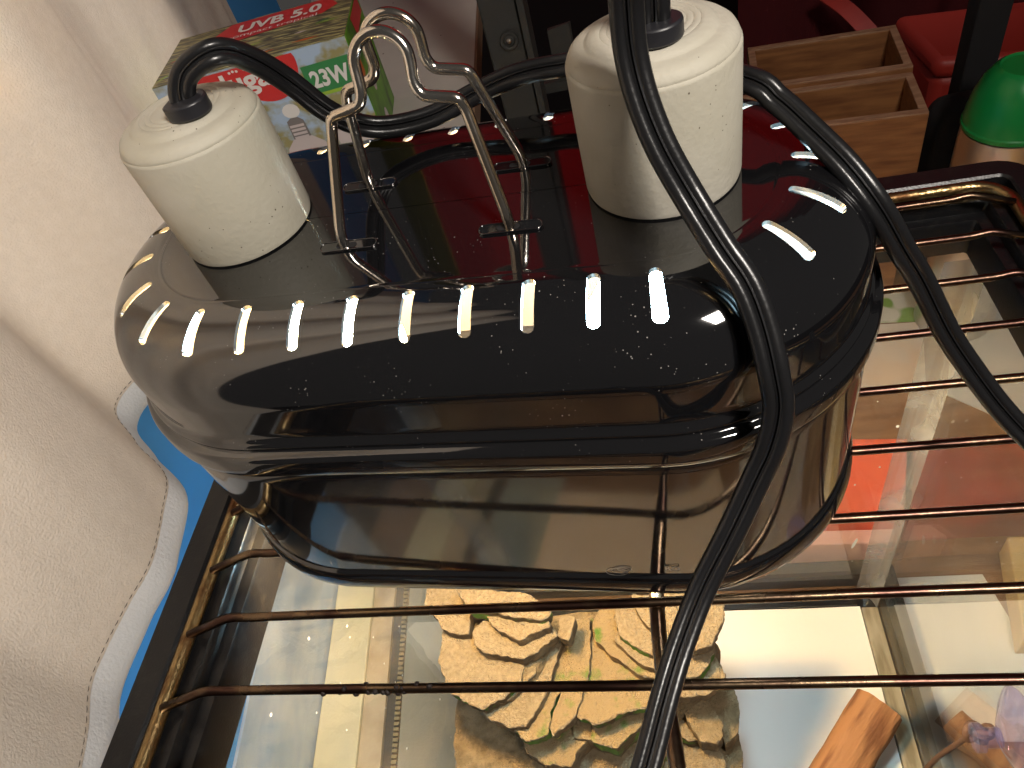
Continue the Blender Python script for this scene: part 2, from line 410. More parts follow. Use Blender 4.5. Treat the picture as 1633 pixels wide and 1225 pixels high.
def fillet(x, y, sx, sy, w, z0, z1):
    pts = [(x, y)] + [(x + sx * w * (1 - math.sin(a)), y + sy * w * (1 - math.cos(a))) for a in [i * PI / 2 / 6 for i in range(7)]]
    return MB().prism(pts, z0, z1)
for (x, y, sx, sy) in ((GX1 - 0.0003, GY1 - 0.0001, -1, -1), (GX0 + 0.0003, GY1 - 0.0001, 1, -1), (GX1 - 0.0003, GY0 + 0.0001, -1, 1), (GX0 + 0.0003, GY0 + 0.0001, 1, 1)):
    fillet(x, y, sx, sy, 0.013, GF + 0.001, -0.036).build('corner_seal', 'silicone', tank, smooth=True, angle=40)
# dried water spots on the back and left glass
M('water_spot', (0.75, 0.75, 0.72), 0.5)
rsp = random.Random(5); spb = MB()
def spot(mb, P, ax, ay, rx, ry):
    n = 10; mb.add([P + ax * rx * math.cos(2 * PI * i / n) + ay * ry * math.sin(2 * PI * i / n) for i in range(n)], [tuple(range(n))])
for i in range(34):
    r = rsp.choice([0.0004, 0.0005, 0.0006, 0.0010]); spot(spb, Vector((rsp.uniform(0.20, GX1 - 0.01), GY1 - 0.0003, rsp.uniform(-0.36, -0.07))), Vector((1, 0, 0)), Vector((0, 0, 1)), r, r * rsp.uniform(1, 2.2))
for i in range(26):
    r = rsp.choice([0.0004, 0.0005, 0.0008]); spot(spb, Vector((GX0 + 0.0003, rsp.uniform(-0.03, 0.12), rsp.uniform(-0.30, -0.06))), Vector((0, 1, 0)), Vector((0, 0, 1)), r, r)
spot(spb, Vector((0.305, GY1 - 0.0003, -0.300)), Vector((0.96, 0, 0.2)), Vector((0.15, 0, 1)), 0.0012, 0.0075)
o = spb.build('water_spots', 'water_spot', tank); o['kind'] = 'stuff'
# seals along the floor
MB().box(GX1 - 0.012, GX1 - 0.0004, GY0 + 0.014, GY1 - 0.014, GF + 0.0005, GF + 0.006).build('floor_seal', 'seam_brown', tank)
MB().box(GX0 + 0.0004, GX0 + 0.010, GY0 + 0.014, GY1 - 0.014, GF + 0.0005, GF + 0.006).build('floor_seal', 'seam_brown', tank)
bs = MB().box(GX0 + 0.0145, GX1 - 0.0145, GY1 - 0.011, GY1 - 0.0004, GF + 0.0005, GF + 0.005).build('floor_seal', 'rim_plastic', tank)
# floor paper
fp = MB(); nx, ny = 24, 24; vs = []; fs = []
for j in range(ny + 1):
    for i in range(nx + 1):
        x = GX0 + 0.011 + (GX1 - 0.0125 - GX0 - 0.011) * i / nx; y = GY0 + 0.002 + (GY1 - 0.0135 - GY0) * j / ny
        vs.append((x, y, GF + 0.0028 + 0.0012 * noise.noise(Vector((x * 16, y * 16, 2)))))
for j in range(ny):
    for i in range(nx): fs.append((j * (nx + 1) + i, j * (nx + 1) + i + 1, (j + 1) * (nx + 1) + i + 1, (j + 1) * (nx + 1) + i))
o = fp.add(vs, fs).build('paper_liner', 'floor_paper', None, smooth=True, loc=(0.17, 0.05, GF))
tag(o, 'white paper liner covering the floor inside the glass tank', 'paper')

# ------------------------------------------------------------------ wire rack
rack = thing('wire_rack', 'rusty brown wire oven rack lying across the top of the glass tank', 'rack', (0.172, 0.047, -0.006))
pts = [(x, y, -0.0066) for x, y in rrect(0.0085, 0.3365, -0.1195, 0.2135, 0.014, 8)]
MB().tube(pts, 0.0026, 10, closed=True).build('outer_rod', 'rack_rod_rust', rack, smooth=True)
D = 0.025; wr = 0.0016
for k in range(-4, 9):
    y = k * D
    path = bevel_path([(0.0098, y - 0.0040, -0.0050), (0.0270, y - 0.0004, -0.0002), (0.0330, y, -wr), (0.312, y, -wr), (0.318, y, -0.0003), (0.3352, y - 0.003, -0.0050)], 0.003, 4)
    mid = [p for p in path]
    # a slightly uneven hand-welded wire
    dense = []
    for a, b in zip(mid[:-1], mid[1:]):
        n = max(1, int((b - a).length / 0.012))
        for i in range(n): dense.append(a.lerp(b, i / n))
    dense.append(mid[-1])
    dense = [p + Vector((0, 0.0003 * noise.noise(Vector((p.x * 9, k * 3.1, 0))), 0.0002 * noise.noise(Vector((p.x * 11, k * 2.7, 5))))) for p in dense]
    MB().tube(dense, wr, 10).build('wire', 'rack_steel', rack, smooth=True)
barp = smooth_pts([(0.176, 0.210, -0.0055), (0.1755, 0.12, -0.0055), (0.1755, 0.05, -0.0055), (0.1748, 0.02, -0.0055), (0.1755, 0.0, -0.0055), (0.1775, -0.03, -0.0055), (0.179, -0.117, -0.0058)], 5)
MB().tube(barp, 0.0024, 10).build('cross_bar', 'rack_steel', rack, smooth=True)
cr = MB()
for i in range(26):
    x = 0.092 + random.gauss(0, 0.009); r = random.uniform(0.0005, 0.0013)
    cr.lathe([(0.00001, -r), (r * 0.8, -r * 0.6), (r, 0.1 * r), (r * 0.6, r * 0.8), (0.00001, r)], (x, random.uniform(-0.0012, 0.0012), -0.0012 + random.uniform(-0.0016, 0.0012)), 7)
o = cr.build('burnt_crust', 'crust', rack, smooth=True); o['kind'] = 'stuff'

# ------------------------------------------------------------------ the twin lamp fixture
FX, FY, TH = 0.1320, 0.0871, -0.0672
ct, stn = math.cos(TH), math.sin(TH)
def L(u, v, z): return Vector((FX + u * ct - v * stn, FY + u * stn + v * ct, z))
def Ld(u, v): return Vector((u * ct - v * stn, u * stn + v * ct, 0))
AX = 0.053
fix = thing('twin_lamp_fixture', 'glossy black oval lamp fixture with two ceramic sockets standing on the rack', 'lamp', tuple(L(0, 0, 0)))
RR = 0.040
LS, LC = 2 * AX, PI * RR
PER = 2 * LS + 2 * LC
def peri(s):
    s = s % PER
    if s < LS: return (-AX + s, 0.0), (0.0, -1.0)
    s -= LS
    if s < LC: a = -PI / 2 + s / RR; return (AX, 0.0), (math.cos(a), math.sin(a))
    s -= LC
    if s < LS: return (AX - s, 0.0), (0.0, 1.0)
    s -= LS
    a = PI / 2 + s / RR; return (-AX, 0.0), (math.cos(a), math.sin(a))
# slot positions along the perimeter
slots = [AX - 0.0444 + 0.0145 * k for k in range(8) if k < 7]
slots += [LS + RR * math.radians(x) for x in (4.6, 27, 49, 70.5, 92.5, 115, 137, 159)]
slots += [LS + LC + (AX - u) for u in [-0.047 + 0.0145 * k for k in range(7, -1, -1)] if -AX < u < AX - 0.003]
slots += [2 * LS + LC + RR * math.radians(x) for x in (18, 40, 62, 84, 104.5, 128, 150, 172)]
R0, RA, Z0, ZB = 0.033, 0.021, 0.0920, 0.0190
def prof_e(phi):
    c, s_ = math.cos(math.radians(phi)), math.sin(math.radians(phi))
    r = R0 + RA * c; z = Z0 + ZB * s_
    nr, nz = c / RA, s_ / ZB; l = math.hypot(nr, nz)
    return r, z, nr / l, nz / l
CW, SWD = 0.0040, 0.00145
PH0, PH1 = 43.0, 89.0
SL0, SL1 = 49.0, 86.5
nc, nr_ = 6, 24
# columns
cols = []
for sk in sorted(slots):
    cols += [sk + CW * (2 * i / nc - 1) for i in range(nc + 1)]
allc = []
for i, s_ in enumerate(cols):
    allc.append(s_)
    nxt = cols[(i + 1) % len(cols)] + (PER if i == len(cols) - 1 else 0)
    gap = nxt - s_
    if gap > 0.0026:
        m = int(gap / 0.0022) + 1
        allc += [s_ + gap * j / m for j in range(1, m)]
NCOL = len(allc)
cellcol = set()
for c_ in range(NCOL):
    a = allc[c_]; b = allc[(c_ + 1) % NCOL] + (PER if c_ == NCOL - 1 else 0)
    mid = (a + b) / 2
    if any(abs(mid - sk) < CW for sk in slots): cellcol.add(c_)
# rows: profile points from the lip up to the axis
rows = []
def row(r, z, nr, nz, cell=False): rows.append((r, z, nr, nz, cell))
lip = [(0.0553, 0.0690), (0.0566, 0.0686), (0.0574, 0.0690), (0.0578, 0.0698), (0.0579, 0.0712), (0.0578, 0.0752), (0.0574, 0.0763), (0.0566, 0.0769),
       (0.0556, 0.0772), (0.0551, 0.0776), (0.0551, 0.0782), (0.0555, 0.0789), (0.0554, 0.0796), (0.0548, 0.0802), (0.0542, 0.0809), (0.0540, 0.0822), (0.0540, 0.0838), (0.0540, 0.0865), (0.0540, 0.0895)]
for i, (r, z) in enumerate(lip):
    a = lip[max(i - 1, 0)]; b = lip[i + 1] if i + 1 < len(lip) else (0.0540, 0.0920)
    dr, dz = b[0] - a[0], b[1] - a[1]; l = math.hypot(dr, dz); row(r, z, dz / l, -dr / l)
for i in range(10):
    row(*prof_e(PH0 * i / 10))
for i in range(nr_ + 1):
    row(*prof_e(PH0 + (PH1 - PH0) * i / nr_), cell=(i < nr_))
row(*prof_e(90.0))
row(0.0322, Z0 + ZB, 0, 1); row(0.0318, Z0 + ZB - 0.00022, 0.18, 0.98); row(0.0312, Z0 + ZB - 0.0002, -0.1, 0.99); row(0.0306, Z0 + ZB, 0, 1)
for r in (0.024, 0.016, 0.008, 0.0001): row(r, Z0 + ZB, 0, 1)
HD = Z0 + ZB
def surf(s_, r, z, nr, nz, off=0.0):
    c, n = peri(s_)
    rr = r - off * nr; zz = z - off * nz
    P = L(c[0] + n[0] * rr, c[1] + n[1] * rr, zz)
    Nn = Ld(n[0], n[1]) * nr + Vector((0, 0, nz))
    return P, Nn
def dome(off, flip):
    V, Nl, F = [], [], []
    NR = len(rows)
    for (r, z, nr, nz, _) in rows:
        for s_ in allc:
            P, Nn = surf(s_, r, z, nr, nz, off); V.append(P); Nl.append(-Nn if flip else Nn)
    def idx(j, c): return j * NCOL + c % NCOL
    for j in range(NR - 1):
        for c in range(NCOL):
            if rows[j][4] and c in cellcol: continue
            F.append([idx(j, c), idx(j, c + 1), idx(j + 1, c + 1), idx(j + 1, c)])
    j0 = [j for j in range(NR) if rows[j][4]][0]
    edges = []
    for sk in slots:
        c0 = min(range(NCOL), key=lambda c: abs(allc[c] - (sk - CW)))
        # boundary ring of the cell, counter-clockwise in (s, phi)
        bnd, sl = [], []
        lw = SWD
        hr = 3.4     # rounded end in degrees
        for i in range(nc): bnd.append(idx(j0, c0 + i)); a = PI + PI * i / nc; sl.append((lw * math.cos(a), SL0 + hr + hr * math.sin(a)))
        for i in range(nr_): bnd.append(idx(j0 + i, c0 + nc)); sl.append((lw, SL0 + hr + (SL1 - SL0 - 2 * hr) * i / nr_))
        for i in range(nc): bnd.append(idx(j0 + nr_, c0 + nc - i)); a = PI * i / nc; sl.append((lw * math.cos(a), SL1 - hr + hr * math.sin(a)))
        for i in range(nr_): bnd.append(idx(j0 + nr_ - i, c0)); sl.append((-lw, SL1 - hr - (SL1 - SL0 - 2 * hr) * i / nr_))
        bp = []
        for i in range(nc): bp.append((CW * (2 * i / nc - 1), PH0))
        for i in range(nr_): bp.append((CW, PH0 + (PH1 - PH0) * i / nr_))
        for i in range(nc): bp.append((CW * (1 - 2 * i / nc), PH1))
        for i in range(nr_): bp.append((-CW, PH1 - (PH1 - PH0) * i / nr_))
        prev = bnd; nb = len(bnd)
        for t_ in (0.35, 0.7, 1.0):
            cur = []
            for (bs_, bq), (ss, sq) in zip(bp, sl):
                P, Nn = surf(sk + bs_ * (1 - t_) + ss * t_, *prof_e(bq * (1 - t_) + sq * t_), off)
                cur.append(len(V)); V.append(P); Nl.append(-Nn if flip else Nn)
            for i in range(nb): F.append([prev[i], prev[(i + 1) % nb], cur[(i + 1) % nb], cur[i]])
            prev = cur
        edges.append(prev)
    if flip: F = [f[::-1] for f in F]
    return V, Nl, F, edges
def mesh_with_normals(name, V, Nl, F, mats, mi, parent):
    org = Vector(parent['_o'])
    me = bpy.data.meshes.new(name); me.from_pydata([tuple((v - org) * S) for v in V], [], F)
    for m in mats: me.materials.append(MATS[m])
    me.polygons.foreach_set('material_index', mi)
    me.polygons.foreach_set('use_smooth', [True] * len(me.polygons))
    me.validate(); me.update()
    if len(me.vertices) == len(V): me.normals_split_custom_set_from_vertices([tuple(n.normalized()) for n in Nl])
    o = bpy.data.objects.new(name, me); C.objects.link(o); o.parent = parent; o['_o'] = list(org); return o
V1, N1, F1, E1 = dome(0.0, False)
V2, N2, F2, E2 = dome(0.0011, True)
lid = mesh_with_normals('lid', V1, N1, F1, ['black_enamel'], [0] * len(F1), fix)
inner = mesh_with_normals('lid_lining', V2, N2, F2, ['lining_grey'], [0] * len(F2), fix)
wl = MB()
for a, b in zip(E1, E2):
    n = len(a); vs = [V1[i] for i in a] + [V2[i] for i in b]
    wl.add(vs, [(i, (i + 1) % n, n + (i + 1) % n, n + i) for i in range(n)])
wl.build('slot_edges', 'black_enamel_clean', fix, smooth=True)['kind'] = 'stuff'
# lower housing
def stadium_shell(prof, name, mat, seg=40, close=False):
    ss = [LS * i / 12 for i in range(12)] + [LS + LC * i / seg for i in range(seg)] + [LS + LC + LS * i / 12 for i in range(12)] + [2 * LS + LC + LC * i / seg for i in range(seg)]
    n = len(ss); vs = []
    for r, z in prof:
        for s_ in ss:
            c, d = peri(s_); vs.append(L(c[0] + d[0] * r, c[1] + d[1] * r, z))
    fs = [(j * n + i, j * n + (i + 1) % n, (j + 1) * n + (i + 1) % n, (j + 1) * n + i) for j in range(len(prof) - 1) for i in range(n)]
    return MB().add(vs, fs).build(name, mat, fix, smooth=True, angle=45)
hs = [(0.0550, 0.0740), (0.0552, 0.0705), (0.0562, 0.0686), (0.0563, 0.0640), (0.0562, 0.0400), (0.0560, 0.0105)]
stadium_shell(hs, 'housing', 'black_enamel_clean')
ring = [(0.0559, 0.0108), (0.0565, 0.0102), (0.0573, 0.0088), (0.0579, 0.0066), (0.0581, 0.0040), (0.0579, 0.0018), (0.0570, 0.0004), (0.0558, 0.0002), (0.0548, 0.0004), (0.0545, 0.0030), (0.0545, 0.0108)]
stadium_shell(ring, 'base_ring', 'black_enamel_clean')
stadium_shell([(0.0543, 0.0108), (0.0543, 0.0740)], 'housing_lining', 'lining_grey')
# faint printed marks low on the housing front
fnorm = Ld(0, -1)
def onfront(u, z): return L(u, -0.0562, z)
text('print', 'RO', 0.0022, 'faint_print', fix, Ld(1, 0), (0, 0, 1), tuple(L(0.0510, -0.0563, 0.0145)), extrude=0.0002)
lg = MB()
for k in range(3):
    cz = 0.0125 + 0.001 * k; rr = 0.0022 - 0.0004 * k; cu_ = 0.0365 + 0.0012 * k
    lp = [onfront(cu_ + rr * 1.5 * math.cos(a), cz + rr * math.sin(a)) + fnorm * 0.0001 for a in [2 * PI * i / 18 for i in range(18)]]
    lg.tube(lp, 0.00008, 4, closed=True)
lg.build('printed_mark', 'faint_print', fix)
# sockets
def socket(u, su):
    b = L(u, 0, HD)
    R_ = 0.0185
    prof = [(0.0001, 0.0001), (0.0172, 0.0001), (0.0182, 0.0005), (R_, 0.0016), (R_ + 0.00015, 0.0150), (R_ + 0.0002, 0.0308), (R_ + 0.0001, 0.0314), (R_ - 0.00025, 0.0317), (R_ - 0.0002, 0.0320),
            (R_ - 0.0003, 0.0324), (R_ - 0.0009, 0.0335), (R_ - 0.0019, 0.0343), (R_ - 0.0032, 0.03475), (R_ - 0.0042, 0.0349), (R_ - 0.0045, 0.0350), (R_ - 0.0049, 0.0354), (R_ - 0.0057, 0.0360), (R_ - 0.0070, 0.0363),
            (0.0108, 0.0365), (0.0105, 0.03635), (0.0102, 0.0365), (0.0093, 0.0366), (0.0090, 0.03645), (0.0087, 0.0366), (0.0078, 0.0367), (0.0075, 0.03655), (0.0072, 0.0367), (0.0060, 0.0368), (0.0001, 0.0368)]
    so = MB().lathe(prof, b, 64).build('socket', 'ceramic', fix, smooth=True, angle=50)
    rc = L(u + su[0], su[1], HD + 0.0366)
    rp = []
    mb = MB(); poly = []
    for i in range(28):
        a = 2 * PI * i / 28; x = 0.0058 * math.cos(a); y = 0.0050 * math.sin(a)
        if x < -0.0045: x = -0.0045
        d = Ld(x, y); poly.append((rc.x + d.x, rc.y + d.y))
    rl = bevel(mb.prism(poly, rc.z, rc.z + 0.0038).build('strain_relief', 'relief_plastic', so), 0.0005)
    return so, rc
s1, rc1 = socket(-0.0576, (0.0060, -0.0048))
s2, rc2 = socket(0.0576, (0.0012, -0.0075))
# bulbs hanging inside
def bulb(u, mat):
    c = L(u, 0, 0)
    prof = [(0.0001, 0.104), (0.0085, 0.104), (0.0085, 0.088), (0.011, 0.080), (0.0185, 0.066), (0.0200, 0.056), (0.0185, 0.046), (0.0125, 0.038), (0.0001, 0.0355)]
    MB().lathe(prof, c, 24).build('bulb', mat, fix, smooth=True)
bulb(-0.0500, 'bulb_warm'); bulb(0.0500, 'bulb_cool')
# flat twin cords
def fig8(w, t):
    pts = []; r = t / 2; cx = w / 2 - r; k = 9
    for i in range(k): a = math.radians(-118 + 236 * i / (k - 1)); pts.append((cx + r * math.cos(a), r * math.sin(a)))
    pts += [(cx * 0.42, r * 0.80), (cx * 0.16, r * 0.90), (0.0, r * 0.50), (-cx * 0.16, r * 0.90), (-cx * 0.42, r * 0.80)]
    for i in range(k): a = math.radians(62 + 236 * i / (k - 1)); pts.append((-cx + r * math.cos(a), r * math.sin(a)))
    pts += [(-cx * 0.42, -r * 0.80), (-cx * 0.16, -r * 0.90), (0.0, -r * 0.50), (cx * 0.16, -r * 0.90), (cx * 0.42, -r * 0.80)]
    return pts
CB = [(0.0588, -0.0075, 0.1475), (0.0592, -0.0070, 0.158), (0.0588, -0.0050, 0.172), (0.0578, -0.0100, 0.1830), (0.0565, -0.0205, 0.1810), (0.0557, -0.0225, 0.1700), (0.0549, -0.0215, 0.1600), (0.0549, -0.0225, 0.1520), (0.0563, -0.0253, 0.1445), (0.0592, -0.0290, 0.1363), (0.0639, -0.0333, 0.1272), (0.0693, -0.0402, 0.1195), (0.0737, -0.0450, 0.1135), (0.0764, -0.0497, 0.1066), (0.0782, -0.0545, 0.0987), (0.0793, -0.0575, 0.0900), (0.0778, -0.0606, 0.0810), (0.0746, -0.0636, 0.0725), (0.0688, -0.0708, 0.062), (0.0618, -0.0799, 0.052), (0.0563, -0.091, 0.046), (0.0525, -0.1014, 0.043), (0.0482, -0.116, 0.041), (0.0432, -0.1308, 0.04), (0.03, -0.17, 0.03)]
CA = [(-0.0518, -0.0045, 0.1470), (-0.0516, -0.0042, 0.1520), (-0.0480, -0.0025, 0.1565), (-0.0407, 0.001, 0.1581), (-0.0376, 0.008, 0.1524), (-0.0354, 0.016, 0.1423), (-0.0325, 0.023, 0.1299), (-0.0277, 0.028, 0.1219), (-0.0201, 0.031, 0.1181), (-0.0076, 0.035, 0.1172), (0.006, 0.039, 0.12), (0.0193, 0.041, 0.1224), (0.032, 0.041, 0.1228), (0.05, 0.036, 0.1245), (0.0775, 0.0153, 0.1245), (0.0849, 0.0102, 0.1205), (0.0912, 0.0037, 0.116), (0.0986, -0.0041, 0.11), (0.1051, -0.0097, 0.102), (0.1121, -0.0106, 0.089), (0.1181, -0.0102, 0.078), (0.1261, -0.0126, 0.062), (0.1336, -0.0156, 0.05), (0.1424, -0.0204, 0.038), (0.1522, -0.026, 0.028), (0.1669, -0.0349, 0.018), (0.1834, -0.0483, 0.012), (0.23, -0.07, 0.01)]
CAMP = Vector((0.186, -0.11, 0.30))
def cord(pts, w, t, name):
    P = smooth_pts([L(*q) for q in pts], 6); n = len(P); side = []
    for i in range(n):
        T = (P[min(i + 1, n - 1)] - P[max(i - 1, 0)]).normalized()
        vw = (CAMP - P[i]).normalized(); sd = T.cross(vw)
        if side and sd.dot(side[-1]) < 0: sd = -sd
        side.append(sd)
    for _ in range(6):
        side = [side[0]] + [(side[i - 1] + side[i] * 2 + side[i + 1]) for i in range(1, n - 1)] + [side[-1]]
        side = [q.normalized() for q in side]
    return MB().sweep(P, fig8(w, t), side).build(name, 'cord_rubber', fix, smooth=True, angle=60)
cord(CA, 0.0064, 0.0034, 'power_cord')
cord(CB, 0.0064, 0.0034, 'power_cord')
# wire bail handle: two omega shaped wires hooked into four slits
def bail(vf, vs_, vt, name):
    half = [(0.0222, HD - 0.004, vf), (0.0222, HD + 0.0035, vf), (0.0168, 0.1385, vs_), (0.0158, 0.1412, vs_), (0.0078, 0.1428, vs_ * 0.95 + vt * 0.05), (0.0064, 0.1455, vs_ * 0.8 + vt * 0.2), (0.0066, 0.1500, vs_ * 0.4 + vt * 0.6)]
    arc = [(0.0068 * math.cos(a), 0.1500 + 0.0066 * math.sin(a), vt + (vs_ - vt) * 0.4 * (1 - math.sin(a))) for a in [PI * i / 10 for i in range(1, 10)]]
    pts = [L(-u - 0.001, v, z) for u, z, v in half] + [L(-u - 0.001, v, z) for u, z, v in arc] + [L(u - 0.001, v, z) for u, z, v in half[::-1]]
    return MB().tube(bevel_path(pts, 0.0026, 5), 0.0014, 12).build(name, 'handle_wire', fix, smooth=True)
bail(-0.0150, -0.0055, -0.0005, 'handle_wire'); bail(0.0118, 0.0075, 0.0085, 'handle_wire')
# slit flanges on the deck: pressed tabs that lean a little towards the front
for (u, v) in ((-0.0222, -0.0150), (0.0212, -0.0150), (-0.0237, 0.0122), (0.0208, 0.0122)):
    cc = L(u, v, HD + 0.0004)
    Tt = Matrix.Translation(cc) @ Matrix.Rotation(TH, 4, 'Z') @ Matrix.Rotation(math.radians(9), 4, 'X')
    def oval(hl, r, dx=0.0):
        return [(dx + (hl if math.cos(a) > 0 else -hl) + r * math.cos(a), r * math.sin(a)) for a in [2 * PI * i / 28 for i in range(28)]]
    fl = bevel(MB().prism(oval(0.0064, 0.0016), -0.0012, 0.0003, T=Tt).build('slit_flange', 'black_enamel_clean', fix), 0.00025)
    MB().prism(oval(0.0020, 0.0009, -0.0005), 0.00033, 0.00036, T=Tt).build('slit', 'black_cloth', fl)
    MB().tube([Tt @ Vector((x, y, 0.0003)) for x, y in oval(0.0064, 0.00155)], 0.00022, 6, closed=True).build('slit_rim', 'black_enamel_clean', fl, smooth=True)

# ------------------------------------------------------------------ layered rock in the tank
SLABS=[
 (-0.205,[(0.0175,0.1331),(0.0375,0.1311),(0.0485,0.1144),(0.0488,0.1017),(0.0400,0.1015),(0.0306,0.1052),(0.0291,0.1092),(0.0222,0.1154),(0.0171,0.1217)]),
 (-0.190,[(0.0428,0.1238),(0.0877,0.1198),(0.1039,0.1086),(0.1022,0.1044),(0.0968,0.1023),(0.0791,0.1048),(0.0695,0.1080),(0.0533,0.1086)]),
 (-0.197,[(0.0585,0.1144),(0.0672,0.1151),(0.0791,0.1098),(0.0961,0.1072),(0.1017,0.1042),(0.1018,0.1009),(0.0892,0.0958),(0.0829,0.0924),(0.0664,0.1017)]),
 (-0.206,[(0.0509,0.1020),(0.0585,0.1095),(0.0635,0.1084),(0.0804,0.1002),(0.0879,0.1009),(0.1019,0.1042),(0.1048,0.0999),(0.0948,0.0924),(0.0850,0.0854),(0.0594,0.0892),(0.0541,0.0944)]),
 (-0.216,[(0.0281,0.1098),(0.0459,0.1092),(0.0507,0.1013),(0.0561,0.0963),(0.0824,0.0928),(0.0826,0.0882),(0.0805,0.0765),(0.0771,0.0709),(0.0664,0.0645),(0.0580,0.0603),(0.0507,0.0629),(0.0366,0.0701),(0.0275,0.0876),(0.0278,0.0971)]),
 (-0.222,[(0.0762,0.0943),(0.0915,0.0953),(0.0882,0.0821),(0.0776,0.0707),(0.0686,0.0655),(0.0601,0.0665),(0.0734,0.0769)]),
 (-0.228,[(0.0882,0.1001),(0.1035,0.1040),(0.0974,0.0804),(0.0913,0.0663),(0.0827,0.0544),(0.0735,0.0536),(0.0612,0.0575),(0.0546,0.0623),(0.0612,0.0684),(0.0759,0.0753)]),
 (-0.235,[(0.1003,0.1073),(0.1082,0.0975),(0.1045,0.0818),(0.0964,0.0658),(0.0950,0.0514),(0.0815,0.0468),(0.0727,0.0548),(0.0790,0.0599),(0.0896,0.0756)]),
 (-0.232,[(0.1067,0.1060),(0.1124,0.1186),(0.1212,0.1193),(0.1201,0.0850),(0.1144,0.0708),(0.1108,0.0605),(0.0974,0.0505),(0.0955,0.0555),(0.1024,0.0745),(0.1059,0.0908)]),
 (-0.205,[(0.1066,0.1103),(0.1155,0.1095),(0.1141,0.1006),(0.1110,0.0943),(0.1050,0.0990)]),
 (-0.236,[(0.1116,0.1204),(0.1215,0.1251),(0.1233,0.1110),(0.1327,0.1020),(0.1515,0.0858),(0.1549,0.0822),(0.1563,0.0769),(0.1539,0.0666),(0.1414,0.0641),(0.1234,0.0566),(0.1118,0.0609),(0.1136,0.0775),(0.1155,0.0958)]),
 (-0.226,[(0.1238,0.1167),(0.1307,0.1264),(0.1384,0.1261),(0.1397,0.1074),(0.1377,0.1037),(0.1561,0.0876),(0.1647,0.0847),(0.1635,0.0799),(0.1521,0.0810),(0.1319,0.0963),(0.1242,0.1041)]),
 (-0.219,[(0.1366,0.1000),(0.1395,0.1055),(0.1580,0.0948),(0.1648,0.0901),(0.1650,0.0814),(0.1547,0.0837)]),
 (-0.211,[(0.1388,0.1233),(0.1513,0.1228),(0.1631,0.1080),(0.1651,0.0858),(0.1549,0.0900),(0.1412,0.0999),(0.1389,0.1117)]),
 (-0.204,[(0.1501,0.1216),(0.1645,0.1200),(0.1735,0.1001),(0.1692,0.0887),(0.1597,0.1006),(0.1532,0.1100)]),
 (-0.200,[(0.1702,0.1207),(0.2038,0.1173),(0.2027,0.1055),(0.1977,0.0950),(0.1937,0.0891),(0.1843,0.0864),(0.1738,0.0897),(0.1689,0.1031)]),
 (-0.222,[(0.1653,0.1003),(0.1845,0.0980),(0.1942,0.0986),(0.1953,0.0932),(0.1910,0.0854),(0.1843,0.0790),(0.1636,0.0772)]),
 (-0.233,[(0.1633,0.0846),(0.1846,0.0859),(0.1946,0.0965),(0.2007,0.0830),(0.1948,0.0762),(0.1883,0.0720),(0.1745,0.0713),(0.1608,0.0741)]),
 (-0.256,[(0.1046,0.0705),(0.1207,0.0659),(0.1225,0.0580),(0.1178,0.0538),(0.1067,0.0546)]),
 (-0.254,[(0.1191,0.0653),(0.1398,0.0740),(0.1529,0.0757),(0.1552,0.0695),(0.1522,0.0651),(0.1399,0.0549),(0.1334,0.0486),(0.1208,0.0515),(0.1172,0.0532)]),
 (-0.260,[(0.0735,0.0583),(0.0908,0.0618),(0.1070,0.0707),(0.1157,0.0688),(0.1156,0.0548),(0.1090,0.0496),(0.1044,0.0404),(0.0886,0.0411),(0.0760,0.0478)]),
 (-0.285,[(0.0193,0.0889),(0.0366,0.0857),(0.0588,0.0747),(0.0697,0.0652),(0.0763,0.0533),(0.0864,0.0480),(0.0858,0.0367),(0.0260,0.0360),(0.0200,0.0605)]),
 (-0.288,[(0.1062,0.0633),(0.1287,0.0606),(0.1378,0.0678),(0.1511,0.0808),(0.1645,0.0788),(0.1654,0.0660),(0.1564,0.0463),(0.1521,0.0382),(0.1014,0.0376),(0.1033,0.0525)]),
 (-0.270,[(0.1681,0.0852),(0.1876,0.0840),(0.1957,0.0679),(0.1957,0.0610),(0.1916,0.0559),(0.1819,0.0567),(0.1728,0.0742)]),
 (-0.284,[(0.1869,0.0905),(0.2026,0.0950),(0.2067,0.0902),(0.2078,0.0782),(0.2042,0.0648),(0.1962,0.0588),(0.1934,0.0738)]),
 (-0.282,[(0.1635,0.0844),(0.1763,0.0787),(0.1819,0.0696),(0.1819,0.0604),(0.1755,0.0608),(0.1618,0.0634)]),
 (-0.298,[(0.1573,0.0688),(0.1820,0.0669),(0.1922,0.0660),(0.1959,0.0511),(0.1937,0.0409),(0.1515,0.0404)]),
 (-0.308,[(0.1915,0.0697),(0.2061,0.0724),(0.2072,0.0598),(0.2039,0.0433),(0.1939,0.0431),(0.1954,0.0553)]),
]
rock = thing('slate_hide', 'layered tan slate rock hide with green moss inside the glass tank', 'rock', (0.11, 0.08, GF))
rnd = random.Random(3)
